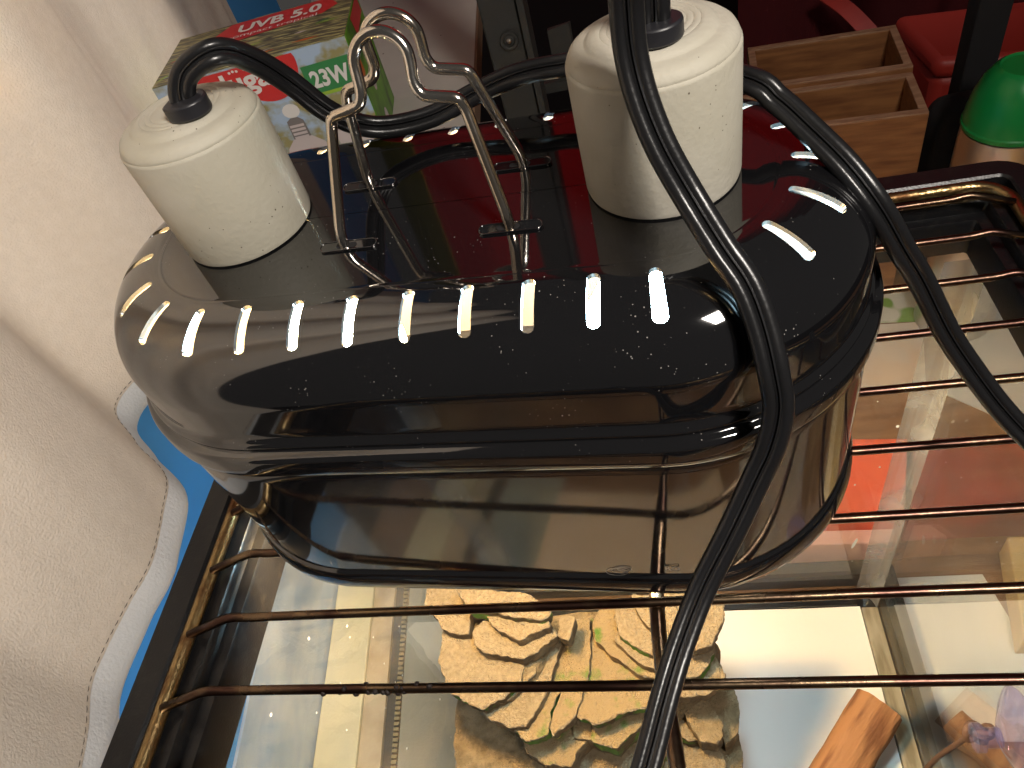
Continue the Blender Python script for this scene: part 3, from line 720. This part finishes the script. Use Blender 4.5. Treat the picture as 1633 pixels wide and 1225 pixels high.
def slab(z, poly, th, mat, k):
    # subdivide outline, jitter it, then rounded rough top and sides
    P = [Vector((x, y, 0)) for x, y in poly]; n = len(P)
    out = []
    for i in range(n):
        a, b = P[i], P[(i + 1) % n]; m = max(2, int((b - a).length / 0.0012))
        nn = Vector(((b - a).y, -(b - a).x, 0)).normalized()
        for j in range(m):
            q = a.lerp(b, j / m); out.append(q + nn * (0.0011 * noise.noise(Vector((q.x * 260, q.y * 260, k))) + 0.0007 * noise.noise(Vector((q.x * 700, q.y * 700, k)))))
    # soften corners once
    N = len(out); out = [(out[i - 1] + out[i] * 2 + out[(i + 1) % N]) / 4 for i in range(N)]
    c = sum(out, Vector()) / N
    mb = MB(); vs = []; fs = []
    sl = rnd.uniform(-0.05, 0.03); sly = rnd.uniform(0.00, 0.10)
    def zz(q, b=0): return z + (q.x - c.x) * sl + (q.y - c.y) * sly + 0.0008 * noise.noise(Vector((q.x * 90, q.y * 90, k * 1.7))) + b
    rings = [(0.97, -th), (1.0, -th * 0.6), (0.985, -th * 0.35), (1.006, -0.0010), (0.985, 0.0), (0.85, 0.0), (0.6, 0.0), (0.3, 0.0)]
    for (sc, dz) in rings:
        for q in out:
            jit = 0.0007 * noise.noise(Vector((q.x * 400, q.y * 400, dz * 900 + k)))
            d = (q - c); p = c + d * sc + d.normalized() * jit
            vs.append((p.x, p.y, zz(p, dz) + (0.5 * jit)))
    vs.append((c.x, c.y, zz(c)))
    R_ = len(rings)
    for j in range(R_ - 1):
        for i in range(N): fs.append((j * N + i, j * N + (i + 1) % N, (j + 1) * N + (i + 1) % N, (j + 1) * N + i))
    for i in range(N): fs.append(((R_ - 1) * N + i, (R_ - 1) * N + (i + 1) % N, R_ * N))
    fs.append(tuple(range(N))[::-1])
    mb.add(vs, fs)
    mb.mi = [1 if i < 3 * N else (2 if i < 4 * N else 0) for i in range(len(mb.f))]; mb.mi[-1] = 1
    return mb.build('stone_layer', [mat, 'rock_moss_side_shade' if k % 3 == 1 else 'rock_side_shade', 'rock_worn'], rock, smooth=True, angle=28)
for k, (z, poly) in enumerate(SLABS):
    mat = 'rock_stone_mossy' if k in (7, 8, 10, 11, 18, 19, 20) else ('rock_stone_dark' if k in (21, 23, 24, 27) else 'rock_stone')
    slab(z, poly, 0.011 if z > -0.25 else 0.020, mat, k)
# cave body under the layers
def mound(cx, cy, rx, ry, z0, z1, seed, name, mat):
    n = 40; prof = [(1.0, 0), (1.03, .2), (1.0, .4), (1.04, .55), (0.97, .7), (1.0, .85), (0.9, .97), (0.5, 1.0), (0.01, 1.0)]
    vs = []
    for r, t_ in prof:
        for i in range(n):
            a = 2 * PI * i / n; q = 1 + 0.07 * noise.noise(Vector((math.cos(a) * 2.2, math.sin(a) * 2.2, t_ * 5 + seed)))
            vs.append((cx + rx * r * q * math.cos(a), cy + ry * r * q * math.sin(a), z0 + (z1 - z0) * t_))
    fs = [(j * n + i, j * n + (i + 1) % n, (j + 1) * n + (i + 1) % n, (j + 1) * n + i) for j in range(len(prof) - 1) for i in range(n)]
    return MB().add(vs, fs).build(name, mat, rock, smooth=True, angle=60)
mound(0.110, 0.098, 0.082, 0.040, GF + 0.004, -0.250, 1.0, 'stone_base', 'rock_stone_dark')
mound(0.110, 0.055, 0.088, 0.034, GF + 0.004, -0.312, 4.0, 'stone_base', 'rock_stone_dark')
mound(0.062, 0.098, 0.034, 0.026, -0.27, -0.219, 6.0, 'stone_base', 'rock_stone_dark')
mound(0.168, 0.100, 0.030, 0.024, -0.27, -0.236, 8.0, 'stone_base', 'rock_stone_dark')

# driftwood
def log(p0, p1, r, name, seed):
    n = 26; P = []; sc = []
    for i in range(n):
        t_ = i / (n - 1); q = Vector(p0).lerp(Vector(p1), t_)
        q += Vector((noise.noise(Vector((t_ * 3, seed, 0))), noise.noise(Vector((t_ * 3, seed, 4))), 0)) * 0.003
        P.append(q); sc.append(0.94 + 0.12 * noise.noise(Vector((t_ * 5, seed, 9))))
    sec = []
    for i in range(28):
        a = 2 * PI * i / 28; k = 1 + 0.10 * math.sin(3 * a + seed) + 0.05 * math.sin(9 * a)
        sec.append((r * k * math.cos(a), r * 0.8 * k * math.sin(a)))
    return MB().sweep(P, sec, None, scale=sc).build(name, 'driftwood', None, smooth=True, angle=50, loc=p0)
o = log((0.235, 0.022, -0.362), (0.3045, 0.1045, -0.358), 0.0165, 'driftwood', 2.0)
tag(o, 'short brown driftwood branch lying on the paper at the right wall of the tank', 'driftwood')

o = log((0.402, 0.050, TZ + 0.0125), (0.3555, 0.1010, TZ + 0.0125), 0.0115, 'driftwood', 5.0)  # added log standing in for the branch's mirror image in the glass
tag(o, 'brown driftwood piece added outside the right glass in place of a reflection', 'driftwood')
# suction cup and cord on the right wall
sc_ = thing('suction_cup', 'clear violet suction cup stuck to the right glass wall of the tank', 'suction cup', (GX1, 0.036, -0.186))
Tc = Matrix.Rotation(-PI / 2, 3, 'Y')
MB().lathe([(0.0001, 0.0002), (0.022, 0.0002), (0.0225, 0.001), (0.018, 0.004), (0.010, 0.008), (0.0055, 0.010), (0.0001, 0.0102)], (GX1 - 0.0003, 0.036, -0.186), 36, T=Tc).build('cup', 'clear_vinyl', sc_, smooth=True, angle=50)
MB().lathe([(0.0001, 0.010), (0.0045, 0.010), (0.0045, 0.017), (0.0065, 0.0175), (0.0065, 0.021), (0.0001, 0.0212)], (GX1 - 0.0003, 0.036, -0.186), 20, T=Tc).build('stem', 'clear_vinyl', sc_, smooth=True, angle=50)
cp = smooth_pts([(0.318, 0.040, -0.195), (0.315, 0.043, -0.204), (0.316, 0.046, -0.215), (0.314, 0.047, -0.235), (0.309, 0.047, -0.262), (0.306, 0.046, -0.29), (0.300, 0.044, -0.32), (0.292, 0.040, -0.355), (0.285, 0.03, -0.375)], 5)
cd = thing('hanging_cord', 'brown twisted cord knotted to the suction cup in the tank', 'cord', (0.316, 0.045, -0.21))
MB().tube(cp, 0.0014, 9).build('strand', 'brown_cord', cd, smooth=True)
kn = []
for i in range(60):
    t_ = 2 * PI * i / 60; kn.append((0.3155 + 0.0045 * (math.sin(t_) + 2 * math.sin(2 * t_)) / 2, 0.044 + 0.003 * math.sin(3 * t_), -0.207 + 0.0045 * (math.cos(t_) - 2 * math.cos(2 * t_)) / 2))
MB().tube(kn, 0.0017, 8, closed=True).build('knot', 'brown_cord', cd, smooth=True)

# ------------------------------------------------------------------ curtain on the left
cur = thing('curtain', 'cream textured curtain hanging in folds at the left of the lamp', 'curtain', (-0.05, 0.15, -0.036))
HEM = [(-0.8, -0.050), (-0.5, -0.048), (-0.30, -0.030), (-0.20, -0.046), (-0.12, -0.026), (-0.05, -0.022), (-0.015, -0.027), (0.015, -0.036), (0.042, -0.036), (0.066, -0.034), (0.086, -0.038), (0.104, -0.046),
       (0.122, -0.068), (0.150, -0.094), (0.180, -0.086), (0.212, -0.058), (0.25, -0.068), (0.30, -0.098), (0.35, -0.130), (0.40, -0.153), (0.46, -0.158), (0.60, -0.172), (0.8, -0.19)]
def hemx(y):
    for k in range(1, len(HEM) - 2):
        if HEM[k][0] <= y <= HEM[k + 1][0]:
            a, b_, c_, d = [HEM[k + q][1] for q in (-1, 0, 1, 2)]; t = (y - HEM[k][0]) / (HEM[k + 1][0] - HEM[k][0])
            return 0.5 * (2 * b_ + (c_ - a) * t + (2 * a - 5 * b_ + 4 * c_ - d) * t * t + (-a + 3 * b_ - 3 * c_ + d) * t ** 3)
    return HEM[-1][1] if y > 0 else HEM[0][1]
def cx_(y, z):
    h_ = max(0, min(1, (z + 0.036) / 0.30))
    x = hemx(y + 0.014 * h_)
    x += h_ * (0.016 * math.exp(-((y - 0.05) / 0.05) ** 2) - 0.018 * math.exp(-((y - 0.0) / 0.02) ** 2) + 0.010 * math.exp(-((y - 0.25) / 0.03) ** 2))
    x += 0.0035 * noise.noise(Vector((y * 18, z * 6, 1))) + 0.0016 * noise.noise(Vector((y * 50, z * 22, 7)))
    return max(x, wx(y) + 0.014)
def sheet(name, y0, y1, z0, z1, ny, nz, off, th, mat):
    vs = []; fs = []
    for side_ in (0, 1):
        for j in range(nz + 1):
            for i in range(ny + 1):
                y = y0 + (y1 - y0) * i / ny; z = z0 + (z1 - z0) * (j / nz) ** 1.4
                bl = math.sin(PI * j / nz) if name == 'hem' else 1
                vs.append((cx_(y, z) + off + (th * (0.3 + bl) if side_ else 0), y, z))
    n = (ny + 1) * (nz + 1)
    for sd in (0, 1):
        for j in range(nz):
            for i in range(ny):
                a = sd * n + j * (ny + 1) + i; f = (a, a + 1, a + ny + 2, a + ny + 1)
                fs.append(f if sd else f[::-1])
    for i in range(ny):
        fs.append((i, n + i, n + i + 1, i + 1)[::-1]); k = nz * (ny + 1); fs.append((k + i, k + i + 1, n + k + i + 1, n + k + i)[::-1])
    for j in range(nz):
        a = j * (ny + 1); fs.append((a, a + ny + 1, n + a + ny + 1, n + a)); b = a + ny; fs.append((b, n + b, n + b + ny + 1, b + ny + 1))
    return MB().add(vs, fs).build(name, mat, cur, smooth=True, angle=60)
sheet('cloth', -0.075, 0.61, -0.0185, 0.78, 180, 80, 0.0, 0.0012, 'curtain_cloth')
sheet('hem', -0.075, 0.6098, -0.036, -0.0180, 180, 8, -0.0014, 0.0040, 'hem_cloth')
stt = MB(); y = -0.07
while y < 0.30:
    z = -0.0170
    p0 = Vector((cx_(y, z) + 0.0014, y, z)); p1 = Vector((cx_(y + 0.0024, z) + 0.0014, y + 0.0024, z))
    stt.tube([p0, (p0 + p1) / 2 + Vector((0.0003, 0, 0)), p1], 0.00022, 5); y += 0.0036
o = stt.build('stitching', 'thread', cur); o['kind'] = 'stuff'

# ------------------------------------------------------------------ lamp carton on the shelf
BO = Vector((0.0096, 0.3829, 0.05)); bu = Vector((0.9912, 0.1322, 0)).normalized(); bn = Vector((-bu.y, bu.x, 0)); bz = Vector((0, 0, 1))
BL, BD, BH = 0.1328, 0.078, 0.080
def BP(e, d, h_): return BO + bu * e + bn * d + bz * h_
car = thing('lamp_carton', 'printed bulb carton marked 23W with green side, standing behind the lamp', 'carton', tuple(BP(-BL / 2, BD / 2, -BH)))
def panel(name, pts, mat, out):
    n = len(pts); out = Vector(out)
    vs = [Vector(q) for q in pts] + [Vector(q) - out * 0.0012 for q in pts]
    fs = [tuple(range(n)), tuple(range(n, 2 * n))[::-1]] + [(i, (i + 1) % n, n + (i + 1) % n, n + i) for i in range(n)]
    return MB().add(vs, fs).build(name, mat, car)
pf = panel('front_panel', [BP(-BL, 0, -BH), BP(0, 0, -BH), BP(0, 0, 0), BP(-BL, 0, 0)], 'box_art_front', -bn)
pt = panel('top_panel', [BP(-BL, 0.0013, 0.0006), BP(0, 0.0013, 0.0006), BP(0, BD, 0.0006), BP(-BL, BD, 0.0006)], 'box_art_top', bz)
ps = panel('side_panel', [BP(0.0006, 0.0013, -BH), BP(0.0006, BD, -BH), BP(0.0006, BD, 0), BP(0.0006, 0.0013, 0)], 'box_art_side', bu)
panel('side_panel', [BP(-BL - 0.0006, 0.0013, -BH), BP(-BL - 0.0006, BD, -BH), BP(-BL - 0.0006, BD, 0), BP(-BL - 0.0006, 0.0013, 0)], 'print_lime', -bu)
panel('back_panel', [BP(-BL, BD, -BH), BP(0, BD, -BH), BP(0, BD, 0), BP(-BL, BD, 0)], 'box_art_front', bn)
def decal(name, eh, mat, par, lift=0.0003, face='front'):
    if face == 'front': vs = [BP(e, -lift, h_) for e, h_ in eh]
    elif face == 'top': vs = [BP(e, h_, 0.0006 + lift) for e, h_ in eh]
    else: vs = [BP(0.0006 + lift, e, h_) for e, h_ in eh]
    mb = MB().add(vs, [tuple(range(len(vs)))]); return mb.build(name, mat, par)
# red rounded badge with white lettering
circ = [(-0.058 + 0.0225 * math.cos(a), -0.0050 + 0.0225 * math.sin(a)) for a in [math.radians(x) for x in range(-180, 13, 8)]]
badge = [(-0.108, -0.0008), (-0.108, -0.014), (-0.095, -0.020)] + [q for q in circ if q[0] > -0.078 and q[1] < -0.0008] + [(-0.0365, -0.0008)]
rb_ = decal('red_badge', badge, 'print_red', pf)
text('lettering', 'lugam', 0.0125, 'print_white', pf, bu, bz, tuple(BP(-0.0880, 0, -0.0155)), bold=0.03, extrude=0.0006, width=0.047)
dots = MB()
for e, h_ in ((-0.0800, -0.0028), (-0.0775, -0.0024), (-0.0750, -0.0028), (-0.0700, -0.0028), (-0.0675, -0.0024), (-0.0650, -0.0028)):
    dots.add([BP(e + 0.0009 * math.cos(a), -0.0006, h_ + 0.0009 * math.sin(a)) for a in [2 * PI * i / 10 for i in range(10)]], [tuple(range(10))])
dots.build('badge_dots', 'print_white', pf)
gl_ = decal('lime_badge_edge', [(-0.0350, -0.0115), (-0.0020, -0.0110), (-0.0020, -0.0318), (-0.0350, -0.0322)], 'print_lime', pf, 0.0003)
gb = decal('green_badge', [(-0.0350, -0.0110), (-0.0020, -0.0105), (-0.0020, -0.0294), (-0.0350, -0.0298)], 'print_green', pf, 0.0005)
text('lettering', '23W', 0.0105, 'print_white', pf, bu, bz, tuple(BP(-0.0315, 0, -0.0258)), bold=0.035, extrude=0.0008, width=0.0265)
# printed picture of the bulb
bc = -0.054
bul = [(bc - 0.006, -0.0555), (bc - 0.013, -0.062), (bc - 0.0165, -0.071), (bc - 0.0165, -0.0795), (bc + 0.020, -0.0795), (bc + 0.020, -0.071), (bc + 0.0135, -0.062), (bc + 0.006, -0.0555)]
decal('bulb_picture', bul, 'print_pinkwhite', pf, 0.0003)
decal('bulb_screw_picture', [(bc - 0.0062, -0.056), (bc - 0.0055, -0.0430), (bc - 0.002, -0.0410), (bc + 0.003, -0.0412), (bc + 0.006, -0.0440), (bc + 0.0065, -0.0560)], 'print_grey', pf, 0.0006)
for k in range(4):
    decal('bulb_screw_thread', [(bc - 0.0050, -0.0460 - k * 0.0028), (bc - 0.0050, -0.0478 - k * 0.0028), (bc + 0.0050, -0.0480 - k * 0.0028), (bc + 0.0050, -0.0462 - k * 0.0028)], 'print_pinkwhite', pf, 0.0008)
decal('tube_picture', [(-0.0300, -0.046), (-0.021, -0.040), (-0.0120, -0.045), (-0.0085, -0.056), (-0.0060, -0.0795), (-0.0295, -0.0795), (-0.031, -0.062)], 'print_pinkwhite', pf, 0.0004)
decal('glow_picture', [(bc + 0.0005 + 0.006 * math.cos(a), -0.0365 + 0.005 * math.sin(a)) for a in [2 * PI * i / 14 for i in range(14)]], 'print_white', pf, 0.0003)
decal('orange_picture', [(-0.0820, -0.0560), (-0.0740, -0.0560), (-0.0700, -0.0795), (-0.0840, -0.0795)], 'print_orange', pf, 0.0002)
# top: red label with lettering
decal('red_label', [(-0.100, 0.046), (-0.094, 0.041), (-0.020, 0.050), (-0.010, 0.060), (-0.018, 0.076), (-0.092, 0.076), (-0.101, 0.062)], 'print_red', pt, 0.0003, 'top')
text('lettering', 'UVB 5.0', 0.0130, 'print_white', pt, bu, bn, tuple(BP(-0.084, 0.056, 0.0006)), bold=0.03, extrude=0.0006, width=0.062)
text('lettering', 'compact tropical', 0.0050, 'print_white', pt, bu, bn, tuple(BP(-0.090, 0.0475, 0.0006)), extrude=0.0006, width=0.066)
rg = random.Random(11)
tp = ['print_lime', 'print_pinkwhite', 'box_art_front', 'print_orange', 'print_lime', 'print_green']
for k in range(30):
    e = rg.uniform(-0.128, -0.012); d = rg.uniform(0.004, 0.040); a = rg.uniform(-0.2, 0.7); l_ = rg.uniform(0.008, 0.022); w_ = rg.uniform(0.0006, 0.0016)
    ca_, sa_ = math.cos(a), math.sin(a)
    pts = [(e + ca_ * x - sa_ * y_, d + sa_ * x + ca_ * y_) for x, y_ in ((-l_ / 2, 0), (0, -w_), (l_ / 2, 0), (0, w_))]
    pts = [(max(-BL + 0.001, min(-0.001, q[0])), max(0.002, min(BD - 0.002, q[1]))) for q in pts]
    decal('leaf_picture', pts, tp[k % 6], pt, 0.0002 + 0.00001 * k, 'top')
# side: orange strip and oval
decal('orange_mark', [(0.004, -0.012), (0.014, -0.010), (0.016, -0.030), (0.006, -0.034)], 'print_orange', ps, 0.0003, 'side')
decal('red_mark', [(0.030, -0.0006), (0.072, -0.0006), (0.074, -0.012), (0.034, -0.014)], 'print_red', ps, 0.0003, 'side')
for h0 in (-0.042, -0.072):
    decal('oval_mark', [(0.030 + 0.006 * math.cos(a), h0 + 0.008 * math.sin(a)) for a in [2 * PI * i / 16 for i in range(16)]], 'print_pinkwhite', ps, 0.0003, 'side')

# ------------------------------------------------------------------ shelf behind
SZ = -0.0306
sh = thing('shelf_unit', 'black steel shelf post and pale speckled board behind the lamp', 'shelf', (0.0, 0.5, TZ))
bd = MB().prism([(0.074, 0.335), (0.048, 0.66), (0.042, 0.95), (-0.15, 0.95), (-0.132, 0.46), (-0.110, 0.335)], SZ - 0.014, SZ).build('board', 'board_white', sh)
MB().prism([(0.0743, 0.335), (0.0763, 0.336), (0.0503, 0.66), (0.0483, 0.66)], SZ - 0.014, SZ + 0.0006).build('board_edge', 'board_edge', sh)
pq = MB(); po = MB().box(0.0935, 0.1180, 0.400, 0.425, TZ - 0.4, 0.62).build('post', 'black_metal', sh); bevel(po, 0.0015)
MB().box(0.1184, 0.1225, 0.396, 0.418, TZ - 0.4, 0.62).build('post_flange', 'black_metal', sh)
Ty = Matrix.Rotation(PI / 2, 3, 'X')
sw = MB().lathe([(0.0001, 0.0015), (0.0032, 0.0012), (0.0036, 0.0010), (0.0040, 0.0022), (0.0056, 0.0024), (0.0062, 0.0012), (0.0062, -0.0006)], (0.1085, 0.3996, 0.020), 28, T=Ty).build('screw', 'black_metal', po, smooth=True, angle=40)
MB().lathe([(0.0001, 0.0026), (0.0016, 0.0024), (0.0018, 0.0010)], (0.1085, 0.3996, 0.020), 12, T=Ty).build('screw_hub', 'screw_steel', po, smooth=True)
MB().box(-0.12, 0.0930, 0.405, 0.418, SZ - 0.034, SZ - 0.0145).build('rail', 'black_metal', sh)
p2 = MB().box(0.484, 0.512, 0.615, 0.640, TZ + 0.0005, 0.50).build('shelf_post', 'black_cloth', None, loc=(0.498, 0.63, TZ)); bevel(p2, 0.0015)
tag(p2, 'black upright post standing behind the green capped bottle', 'post')
cl = MB().prism([(0.1290, 0.440), (0.144, 0.446), (0.145, 0.449), (0.1290, 0.444)], -0.03, 0.004).build('card_scrap', 'black_metal', None, loc=(0.14, 0.446, -0.03))
tag(cl, 'small dark card scrap beside the black shelf post', 'card')
MB().box(0.12, 0.16, 0.435, 0.46, -0.038, -0.0305).build('bracket', 'black_metal', sh)

# ------------------------------------------------------------------ wooden boxes
def wooden_box(name, label, x0, x1, y0, y1, zt, rot, cc):
    t = thing(name, label, 'wooden box', ((x0 + x1) / 2, (y0 + y1) / 2, TZ), 'slim wooden boxes behind the tank')
    T = Matrix.Translation(Vector((cc[0], cc[1], 0))) @ Matrix.Rotation(rot, 4, 'Z') @ Matrix.Translation(Vector((-cc[0], -cc[1], 0)))
    w_ = 0.0075; z0 = TZ + 0.001
    for (a, b, c_, d) in ((x0, x1, y0, y0 + w_), (x0, x1, y1 - w_, y1), (x0, x0 + w_, y0 + w_ + .0002, y1 - w_ - .0002), (x1 - w_, x1, y0 + w_ + .0002, y1 - w_ - .0002)):
        sd = bevel(MB().box(a, b, c_, d, z0, zt - 0.0016, T=T).build('side_board', 'box_wood', t), 0.0006)
        MB().box(a + .0003, b - .0003, c_ + .0003, d - .0003, zt - 0.0015, zt, T=T).build('edge_band', 'box_wood_edge', sd)
    MB().box(x0 + w_ + .0003, x1 - w_ - .0003, y0 + w_ + .0003, y1 - w_ - .0003, z0 + 0.002, z0 + 0.008, T=T).build('bottom_board', 'box_wood', t)
RB = -0.085
wooden_box('wooden_box', 'nearer of two slim open wooden boxes behind the tank corner', 0.262, 0.4375, 0.556, 0.630, -0.182, RB, (0.4375, 0.556))
wooden_box('wooden_box', 'farther of two slim open wooden boxes, beside the red crate', 0.292, 0.4385, 0.633, 0.722, -0.178, RB, (0.4375, 0.556))

# ------------------------------------------------------------------ bottle
bt = thing('steel_bottle', 'steel flask with translucent green screw cap behind the tank corner', 'bottle', (0.480, 0.500, TZ))
c_ = (0.480, 0.500, 0)
MB().lathe([(0.0001, TZ + 0.001), (0.034, TZ + 0.001), (0.036, TZ + 0.004), (0.036, -0.182), (0.0355, -0.1705), (0.0335, -0.1695), (0.0001, -0.1695)], c_, 48).build('body', 'steel_brushed', bt, smooth=True, angle=40)
MB().lathe([(0.0362, -0.1690), (0.0368, -0.1675), (0.0368, -0.1650), (0.0358, -0.1640), (0.0352, -0.1560), (0.0325, -0.1420), (0.0280, -0.1300), (0.0225, -0.1215), (0.0190, -0.1190), (0.0175, -0.1205), (0.0001, -0.1210)], c_, 48).build('cap', 'green_plastic', bt, smooth=True, angle=40)

# black bag between
def rbox(x0, x1, y0, y1, z0, z1, name, mat, bw=0.01):
    return bevel(MB().box(x0, x1, y0, y1, z0, z1).build(name, mat, None, loc=((x0 + x1) / 2, (y0 + y1) / 2, z0)), bw, 4)
bag = rbox(0.445, 0.56, 0.56, 0.60, TZ + 0.001, -0.185, 'black_case', 'black_cloth', 0.02)
tag(bag, 'matt black case standing between the wooden boxes and the flask', 'case')

# red crate and strap
rc_ = thing('red_crate', 'red plastic crate with a flat lid behind the black post', 'crate', (0.65, 0.92, -0.83))
bevel(MB().prism([(0.556, 0.860), (0.80, 0.80), (0.83, 0.93), (0.546, 0.985)], -0.83, -0.325).build('tub', 'red_plastic', rc_), 0.012, 3)
bevel(MB().prism([(0.551, 0.852), (0.80, 0.790), (0.84, 0.94), (0.540, 0.992)], -0.3245, -0.298).build('lid', 'red_plastic', rc_), 0.010, 3)
MB().tube(smooth_pts([(0.632, 0.965, -0.297), (0.633, 0.962, -0.27), (0.640, 0.965, -0.24), (0.650, 0.97, -0.20)], 5), 0.004, 8).build('strap', 'white_paper', rc_, smooth=True)
rs = MB().sweep(smooth_pts([(0.475, 1.10, -0.30), (0.498, 1.05, -0.31), (0.52, 0.985, -0.33), (0.53, 0.94, -0.36)], 5), [(-0.012, -0.001), (0.012, -0.001), (0.012, 0.001), (-0.012, 0.001)], (1, 0.2, 0.2)).build('red_strap', 'red_plastic', None, loc=(0.49, 1.0, -0.36))
tag(rs, 'bright red strap hanging in the dark behind the wooden boxes', 'strap')

# unseen red drape added to reflect in the lid, dark red cover below
dr = thing('reflection_drape', 'unseen red drape with olive border, added for the red reflection in the lid', 'drape', (0.4, 1.05, 0.13))
def drape(x0, x1, y0, z0_, z1_, name, mat, par):
    n = int((x1 - x0) / 0.012); vs = []; fs = []
    for j in range(2):
        for i in range(n + 1):
            x = x0 + (x1 - x0) * i / n
            vs.append((x, y0 + 0.012 * math.sin(x * 42) + 0.008 * math.sin(x * 17 + 1), (z0_, z1_)[j]))
    m = len(vs)
    vs += [(x, y + 0.002, z) for x, y, z in vs]
    for i in range(n):
        fs.append((i, i + 1, n + 2 + i, n + 1 + i)); fs.append((m + i, m + n + 1 + i, m + n + 2 + i, m + i + 1))
    return MB().add(vs, fs).build(name, mat, par, smooth=True)
drape(-0.20, 1.2, 1.05, 0.13, 1.30, 'cloth', 'red_cloth', dr); drape(-0.27, -0.2005, 1.05, 0.13, 1.30, 'border', 'reflection_drape_olive', dr)  # cloth and border of the added, unseen drape
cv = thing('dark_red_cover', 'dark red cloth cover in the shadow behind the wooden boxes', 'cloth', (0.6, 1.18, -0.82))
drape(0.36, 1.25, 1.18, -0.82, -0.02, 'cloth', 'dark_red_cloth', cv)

# ------------------------------------------------------------------ papers and cards on the table behind the glass
def sheet_of(name, label, cat, poly, z, th, mat):
    o = MB().prism(poly, z, z + th).build(name, mat, None, loc=(poly[0][0], poly[0][1], z)); tag(o, label, cat); return o
z0 = TZ + 0.0006
sheet_of('paper_sheet', 'large blank white paper sheet lying right of the tank corner', 'paper', [(0.445, 0.40), (0.475, 0.372), (0.56, 0.33), (0.60, 0.36), (0.575, 0.52), (0.545, 0.610), (0.522, 0.615)], z0, 0.0014, 'white_paper')
sheet_of('peach_sheet', 'peach tinted paper sheet on the table behind the tank', 'paper', [(0.372, 0.419), (0.430, 0.412), (0.452, 0.500), (0.385, 0.505)], z0, 0.0010, 'peach_paper')
sheet_of('leaflet', 'leaflet printed with green shapes next to the peach sheet', 'leaflet', [(0.388, 0.508), (0.468, 0.500), (0.476, 0.546), (0.395, 0.553)], z0, 0.0010, 'leaflet')
rk = bevel(MB().prism([(0.300, 0.2420), (0.3560, 0.2390), (0.3790, 0.3160), (0.318, 0.322)], TZ + 0.001, -0.340).build('red_packet', 'red_card', None, loc=(0.33, 0.28, TZ)), 0.0015)
tag(rk, 'bright red packet on the table right behind the tank glass', 'packet')
bk = bevel(MB().prism([(0.3635, 0.2480), (0.470, 0.2470), (0.490, 0.3120), (0.384, 0.3150)], TZ + 0.001, -0.341).build('dull_red_book', 'dull_red_card', None, loc=(0.42, 0.28, TZ)), 0.0012)
tag(bk, 'dull dark red book lying right of the bright red packet', 'book')
pk = bevel(MB().prism([(0.270, 0.2275), (0.345, 0.2255), (0.3505, 0.2375), (0.280, 0.2400)], TZ + 0.001, -0.352).build('pink_card', 'pink_card', None, loc=(0.3, 0.23, TZ)), 0.001)
tag(pk, 'pink card box standing against the back glass of the tank', 'card')
kb = bevel(MB().prism([(0.415, 0.150), (0.60, 0.150), (0.60, 0.225), (0.432, 0.232)], TZ + 0.003, -0.365).build('kraft_box', 'kraft_card', None, loc=(0.5, 0.19, TZ)), 0.0012)
tag(kb, 'yellow brown kraft box on the table right of the tank', 'box')
ws = sheet_of('side_sheet', 'cream paper sheet lying outside the right glass wall of the tank', 'paper', [(0.349, 0.09), (0.438, 0.09), (0.415, 0.215), (0.349, 0.215)], z0, 0.0012, 'white_paper')

sheet_of('reflection_card', 'unseen tan cardboard sheet added before the tank to reflect in the housing', 'cardboard', [(0.02, -0.255), (0.335, -0.262), (0.345, -0.138), (0.015, -0.136)], z0, 0.002, 'reflection_card_tan')  # added for the tan reflection low on the lamp housing

for o in bpy.data.objects:
    if '_o' in o: del o['_o']
